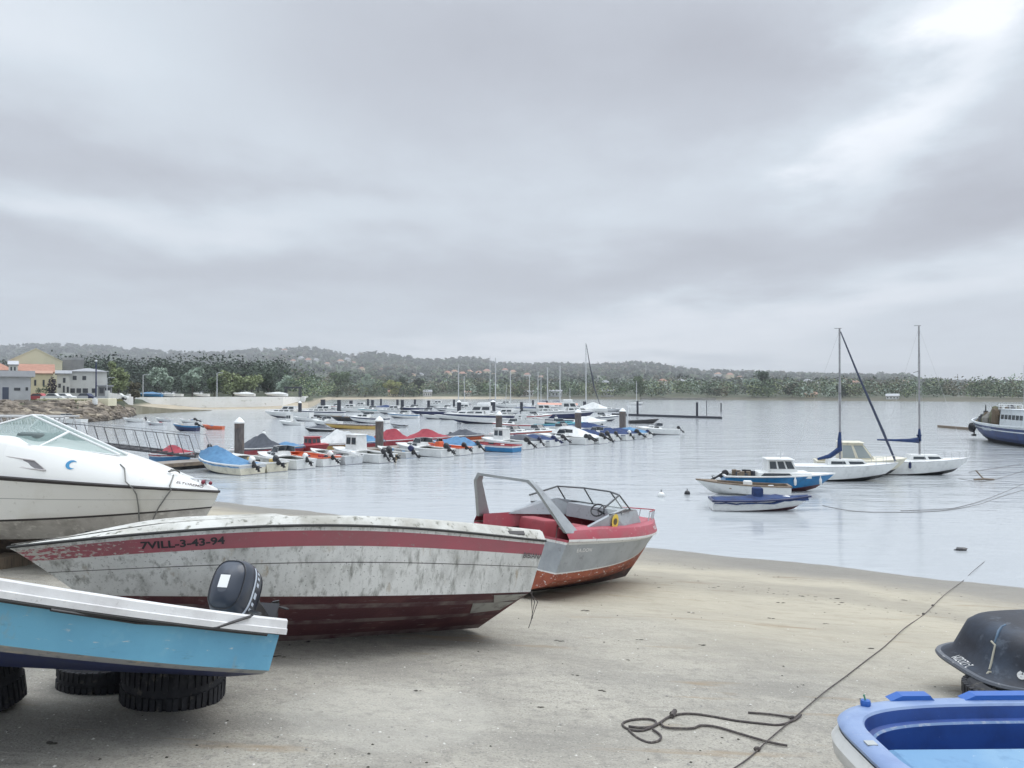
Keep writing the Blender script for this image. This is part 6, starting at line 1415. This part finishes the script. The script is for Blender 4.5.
# cypress like dark tree by the houses
r=random.Random(3); p=P(52,HOR,158); p.z=2.9; t=thing('conifer','narrow dark conifer standing before the yellow and tiled houses','tree',p)
b=MB(); b.tube([(0,0,-.2),(0,0,3)],[.12,.06],6); b.build('trunk',MATS['bark'],t); b=MB(); leaves(b,(0,0,2.5),(.85,.85,2.3),420,.24,0,r); b.build('crown',[mat('dark_purple_foliage',(.04,.03,.045),.8)],t)
for px,hh in ((39,2.6),(45,3.0)):
    p=P(px,HOR,157); p.z=2.9; t=thing('palm_shrub','%s dark shrub against the yellow house wall'%('left' if px<42 else 'right'),'shrub',p); b=MB(); b.tube([(0,0,-.2),(.1,0,hh*.6)],[.06,.04],5); b.build('stem',MATS['bark'],t); b=MB(); leaves(b,(0,0,hh*.75),(.6,.6,hh*.3),110,.16,0,r); b.build('crown',[LM[1]],t)
# grassy bank, low walls
b=MB(); p=P(62,HOR,138); b.rbox(p.x-3.2,p.x+9,p.y-2,p.y+1,2.3,3.55,r=.1); tag(b.build('concrete_block_wall',MM['wall_cream']),'low pale concrete wall standing on the rocky point','wall')
def wall(label,pts,h,m,th=.5,name='low_wall',base=-.5):
    b=MB()
    for (a,ha),(c,hc) in zip(zip(pts,h),zip(pts[1:],h[1:])):
        d=(c-a).normalized(); n=Vector((d.y,-d.x,0))*th
        A=[Vector((a.x,a.y,base)),Vector((c.x,c.y,base)),Vector((c.x,c.y,hc)),Vector((a.x,a.y,ha))]
        b.prism(A,-n if n.y<0 else n)
    return tag(b.build(name,m),label,'wall')
wall('grey parapet wall along the road in front of the white quayside building',[P(44,HOR,156),P(107,HOR,162)],[4.0,3.9],MM['wall_grey'],name='road_parapet')
wall('white wall stepping down beside the beach slope',[P(107,HOR,166),P(131,HOR,186)],[4.6,3.6],MM['wall_white'],name='beach_wall')
for px in (109,130):
    p=P(px,HOR,164 if px<120 else 184); b=MB(); b.box(p.x-.35,p.x+.35,p.y-.9,p.y-.3,1.5,5.0 if px<120 else 4.3); tag(b.build('gate_pillar',MM['wall_white']),'%s white pillar of the wall beside the beach slope'%('upper left' if px<120 else 'lower right'),'pillar')
wm=mat('whitewashed_quay',(.88,.88,.86),.75,[((.76,.75,.71),.25,.5,.8),((.42,.41,.33),.9,.6,.75,(.3,1,1.5))])
wk=mat('stained_quay_foot',(.22,.20,.14),.85,[((.32,.30,.23),.4,.45,.7)])
Q=[P(132,HOR,215),P(170,HOR,222),P(215,HOR,226),P(262,HOR,232),P(283,HOR,236),P(300,HOR,252),P(304,HOR,300)]
wall('long bright white quay wall left of the marina',Q,[3.35,3.35,3.4,3.4,3.4,3.3,3.2],wm,th=1.5,name='quay_wall',base=-.6)
wall('stained dark foot of the white quay wall',[q-Vector((0,.12,0)) for q in Q[2:]],[.35,.35,.4,.35,.4],wk,th=.2,name='quay_footing',base=-.6)
wall('dark weed covered ramp wall running down the small beach',[P(104,HOR,158),P(135,HOR,168),P(175,HOR,186),P(212,HOR,206)],[2.75,1.9,.75,.1],wk,th=1.0,name='ramp_wall',base=-.6)
# rocks of the point
b=MB(); rr=random.Random(11); ms=[mat('point_rock',(.24,.20,.16),.9,[((.13,.11,.09),1.2,.4,.7),((.36,.31,.24),2.5,.55,.75)],bump=(3,.6,.2)),mat('point_rock_dark',(.10,.085,.07),.9,[((.18,.15,.12),1.5,.45,.7)]),mat('point_rock_pale',(.36,.31,.24),.9,[((.22,.18,.14),1.5,.45,.7)])]
for i in range(900):
    px=rr.uniform(-80,130) if rr.random()<.8 else rr.uniform(95,129); ds=interp(px,DS); k=rr.random(); d=ds-1.5+k*10; o=T(px,d); z=max(-.1,min(2.6,(d-ds+1)*.30))*(1 if px<105 else max(.35,(130-px)/25))
    s=rr.uniform(.4,1.15); b.ball((o.x,o.y,z+rr.uniform(-.1,.25)),(s*1.35,s,s*.62),1 if k<.15 else rr.choice((0,0,0,1,2)),7,5,.28)
struct('rock_armour',b,ms,'jumbled brown rocks edging the point',kind='stuff')
b=MB()
for i in range(2600):
    px=rr.uniform(-60,122); d=interp(px,DS)+9+rr.random()*26; o=T(px,d); s=rr.uniform(.12,.35); z=max(2.6,o.z)
    b.add([(o.x-s,o.y,z-.1),(o.x+s,o.y,z-.1),(o.x+rr.uniform(-s,s),o.y,z+rr.uniform(.15,.55))],[(0,1,2)],i%2)
struct('grass',b,[mat('bank_grass',(.16,.17,.07),.9),mat('bank_grass_dry',(.27,.25,.12),.9)],'rough grass on the bank above the rocks',kind='stuff')
# poles and lamps
def lamp(px,base,top,d,w,label,m='alu',head=True,name='street_lamp'):
    s=d/F; zb=CAMZ+(HOR-base)*s; zt=CAMZ+(HOR-top)*s; o=P(px,HOR,d); t=thing(name,label,'lamp post' if head else 'pole',(o.x,o.y,zb)); H=zt-zb; r=max(.05,w*s/2)
    b=MB(); b.tube([(0,0,-.5),(0,0,H)],[r,r*.7],8); b.build('post',MM[m],t)
    b=MB(); 
    if head: b.tube([(0,0,H-.05),(.5,0,H+.1),(1.1,0,H+.05)],.05,5); b.box(.9,1.5,-.12,.12,H,H+.12)
    else: b.ball((0,0,H),r*1.6,0,8,5)
    b.build('lamp_head' if head else 'finial',MM['lgrey'],t)
lamp(96,394,361,150,1.6,'tall dark blue pole in front of the white quayside building','navy',False,'flag_pole')
for px,top,lab in ((143,375,'leftmost'),(217,373,'second'),(107,378,'short')):
    lamp(px,395 if px>110 else 393,top,205 if px>110 else 165,1.0,{'leftmost':'thin grey lamp post left of the silver blue tree','second':'thin grey lamp post in front of the broad light green tree','short':'short lamp post beside the bright green rounded tree'}[lab])
p=P(95,HOR,132); p.z=2.6; t=thing('white_drum','white drum standing on the rocks below the dark blue pole','drum',p); b=MB(); b.lathe([(.0,0),(.38,0),(.42,.5),(.38,1.0),(0,1.0)],12); b.build('body',MM['white'],t,smooth=True); b=MB(); b.lathe([(.2,1.0),(.2,1.12),(0,1.14)],10); b.build('lid',MM['white'],t)
# cars and stored boats on the quay
def car(px,d,col,label,yaw=0,z=None):
    o=P(px,HOR,d); t=thing('parked_car',label,'car',(o.x,o.y,z if z is not None else tz(px,d)),(0,0,rad(yaw)),'cars parked along the quay road')
    b=MB(); prof=[(-2.1,.35),(-2.1,.85),(-1.75,.98),(-1.2,1.02),(-.75,1.45),(.55,1.48),(1.15,1.0),(1.95,.85),(2.1,.6),(2.1,.35)]
    b.prism([(x,-.85,z_) for x,z_ in prof],(0,1.7,0)); b.build('body',MM[col],t)
    for sd in (-1,1):
        b=MB(); b.prism([(-1.05,sd*.86,1.03),(-.68,sd*.86,1.38),(.48,sd*.86,1.40),(.98,sd*.86,1.03)],(0,sd*.01,0)); b.build('window',MM['glass'],t)
        for x in (-1.3,1.3):
            b=MB(); b.tube([(x,sd*.70,.33),(x,sd*.88,.33)],.33,12); b.build('wheel',MM['rubber'],t)
for px,d,c,y,lab in ((39,150,'red',5,'dark red car parked right of the harbour hut'),(54,150,'white',0,'white car nearest the dark conifer'),(63.5,151,'white',180,'white car right of the first white car, before the narrow house'),(86,161,'navy',0,'dark car in front of the white quayside building'),(118,176,'white',10,'white car parked behind the wall beside the beach slope')):
    car(px,d-0,c,lab,y,z=2.95)
for px,d,c,L,cov,lab in ((149,226,'blue',7.5,'bluetarp','long blue boat laid up at the left end of the white quay'),(165,228,'white',5.5,None,'white boat laid up on the quay right of the long blue one'),(173,229,'white',5.5,None,'second white boat laid up on the quay'),(201,231,'white',4.6,None,'small white boat on the quay between the two light posts'),(244,238,'white',6.5,'whitetarp','white covered boat laid up on the middle of the quay'),(276,243,'white',7.0,'whitetarp','larger white covered boat near the right end of the quay')):
    o=P(px,HOR,d); craft('stored_boat',lab,'boat',(o.x,o.y),178,'boats laid up on the quay',L=L,B=2.0,D=.95,kind='tarp' if cov else 'cuddy',cover=cov,hull=c,bot='navy' if c=='white' else 'blue',ridge=.5,draft=-3.0 if False else .2).__getitem__(0).location.z=3.3
# pier head structures at the right end of the quay
p=P(293,HOR,250); t=thing('hoist_frame','dark boat hoist frame at the right end of the quay','hoist',(p.x,p.y,3.2))
b=MB()
for x in (-2.2,2.2):
    for y in (-1,1): b.tube([(x,y,0),(x,y,2.8)],.2,6)
b.build('legs',MM['piled'],t); b=MB(); b.box(-2.5,2.5,-1.2,-.8,2.8,3.3); b.box(-2.5,2.5,.8,1.2,2.8,3.3); b.build('beams',MM['piled'],t)
p=P(316,HOR,300); 
# ---------------------------------------------------------------- houses on the far hillside
HS=[(283,352,4,'w','t'),(293,363,4,'w','t'),(301,361,5,'w','g'),(308,363,5,'w','t'),(316,362,4,'w','g'),(327,366,4,'w','t'),(340,364,5,'w','p'),(347,362,5,'w','g'),(353,365,4,'w','t'),(361,371,4,'c','t'),(382,372,4,'w','t'),(412,378,4,'c','p'),(420,377,4,'w','g'),(446,377,6,'c','t'),(455,375,5,'w','p'),(463,378,6,'c','t'),(470,375,5,'c','p'),(479,377,6,'w','t'),(487,375,6,'c','t'),(494,378,5,'w','p'),(505,373,5,'w','t'),(513,375,5,'c','p'),(527,378,5,'w','t'),(541,381,5,'c','p'),(598,383,6,'w','g'),(605,388,6,'w','g'),(641,384,4,'w','t'),(664,386,6,'w','t'),(682,387,6,'w','g'),(719,377,5,'w','p'),(731,378,5,'c','t'),(741,381,5,'w','p'),(809,387,7,'w','g'),(817,390,6,'c','g'),(846,386,7,'w','p'),(856,388,6,'w','t'),(861,385,6,'c','g'),(906,388,7,'w','p'),(970,391,6,'w','t')]
MM['h']=0
for i,(px,row,w,wc,rc) in enumerate(HS):
    d=d_for_row(px,row+1.5); m=d/F; z=tz(px,d); wd=w*m*1.35
    hgt=wd*.45; o=T(px,d); t=thing('hillside_house','%s house from the left on the far hillsides, %s walls and %s roof'%(from_words[i] if i<30 else ['thirty-first','thirty-second','thirty-third','thirty-fourth','thirty-fifth','thirty-sixth','thirty-seventh','thirty-eighth','thirty-ninth','fortieth'][i-30],{'w':'white','c':'cream'}[wc],{'t':'orange','p':'pale pink','g':'grey'}[rc]),'house',(o.x,o.y,z),(0,0,rad((i*37)%40-20)),'houses on the far hillsides')
    b=MB(); b.box(-wd/2,wd/2,0,wd*.7,-2,hgt+4); b.build('wall',MM['wall_white' if wc=='w' else 'wall_yellow'],t)
    b=MB(); e=.3; c=wd*.3; H=hgt+4; b.add([(-wd/2-e,-e,H),(wd/2+e,-e,H),(wd/2+e,wd*.7+e,H),(-wd/2-e,wd*.7+e,H),(-wd/2+c,wd*.35,H+wd*.28),(wd/2-c,wd*.35,H+wd*.28)],[(0,1,5,4),(1,2,5),(2,3,4,5),(3,0,4),(3,2,1,0)]); b.build('roof',MM[{'t':'tile','p':'tilepale','g':'slate'}[rc]],t)
# waterfront buildings on the far shore
for px0,px1,base,eave,rg,d,wl,rf,lab in ((388,398,397.5,392,390.5,640,'wall_yellow','tile','low cream waterfront house with orange roof on the far beach'),(399,405,397.5,392,391,640,'wall_white','slate','small white waterfront house beside the cream one'),(423,432,397.5,392,390,640,'wall_white','slate','white waterfront house right of the conifer on the far beach'),(465,471,397.5,392.5,391,640,'wall_white','tile','little white house with orange roof behind the pair of thin masts'),
    (520,533,398,392,390.5,630,'wall_white','slate','low white waterfront building behind the middle masts'),(548,562,398,391.5,390,610,'wall_grey','slate','grey waterfront building behind the tall masts'),(601,614,398,391,389,600,'wall_white','slate','white waterfront building right of the tallest marina mast'),(805,817,400,394.5,392,500,'wall_yellow','tilepale','cream shore house right of the tall dark tree clump'),(886,899,402,396,394,450,'wall_white','palero','bright white boathouse on the shore between the two sailing yacht masts')):
    house('waterfront_house',lab,px0,px1,base,eave,rg,d,8,wl,rf,W3(4,.3,.7,.4),group='waterfront buildings on the far shore',floor=min(tz((px0+px1)/2,d),3.0))
# leftmost red patch, wall along right shore
wall('pale sea wall along the far shore at right',[P(640,HOR,545),P(716,HOR,505)],[1.3,1.3],mat('sea_wall_stone',(.26,.25,.22),.85,[((.17,.165,.14),.3,.4,.7)]),name='sea_wall')
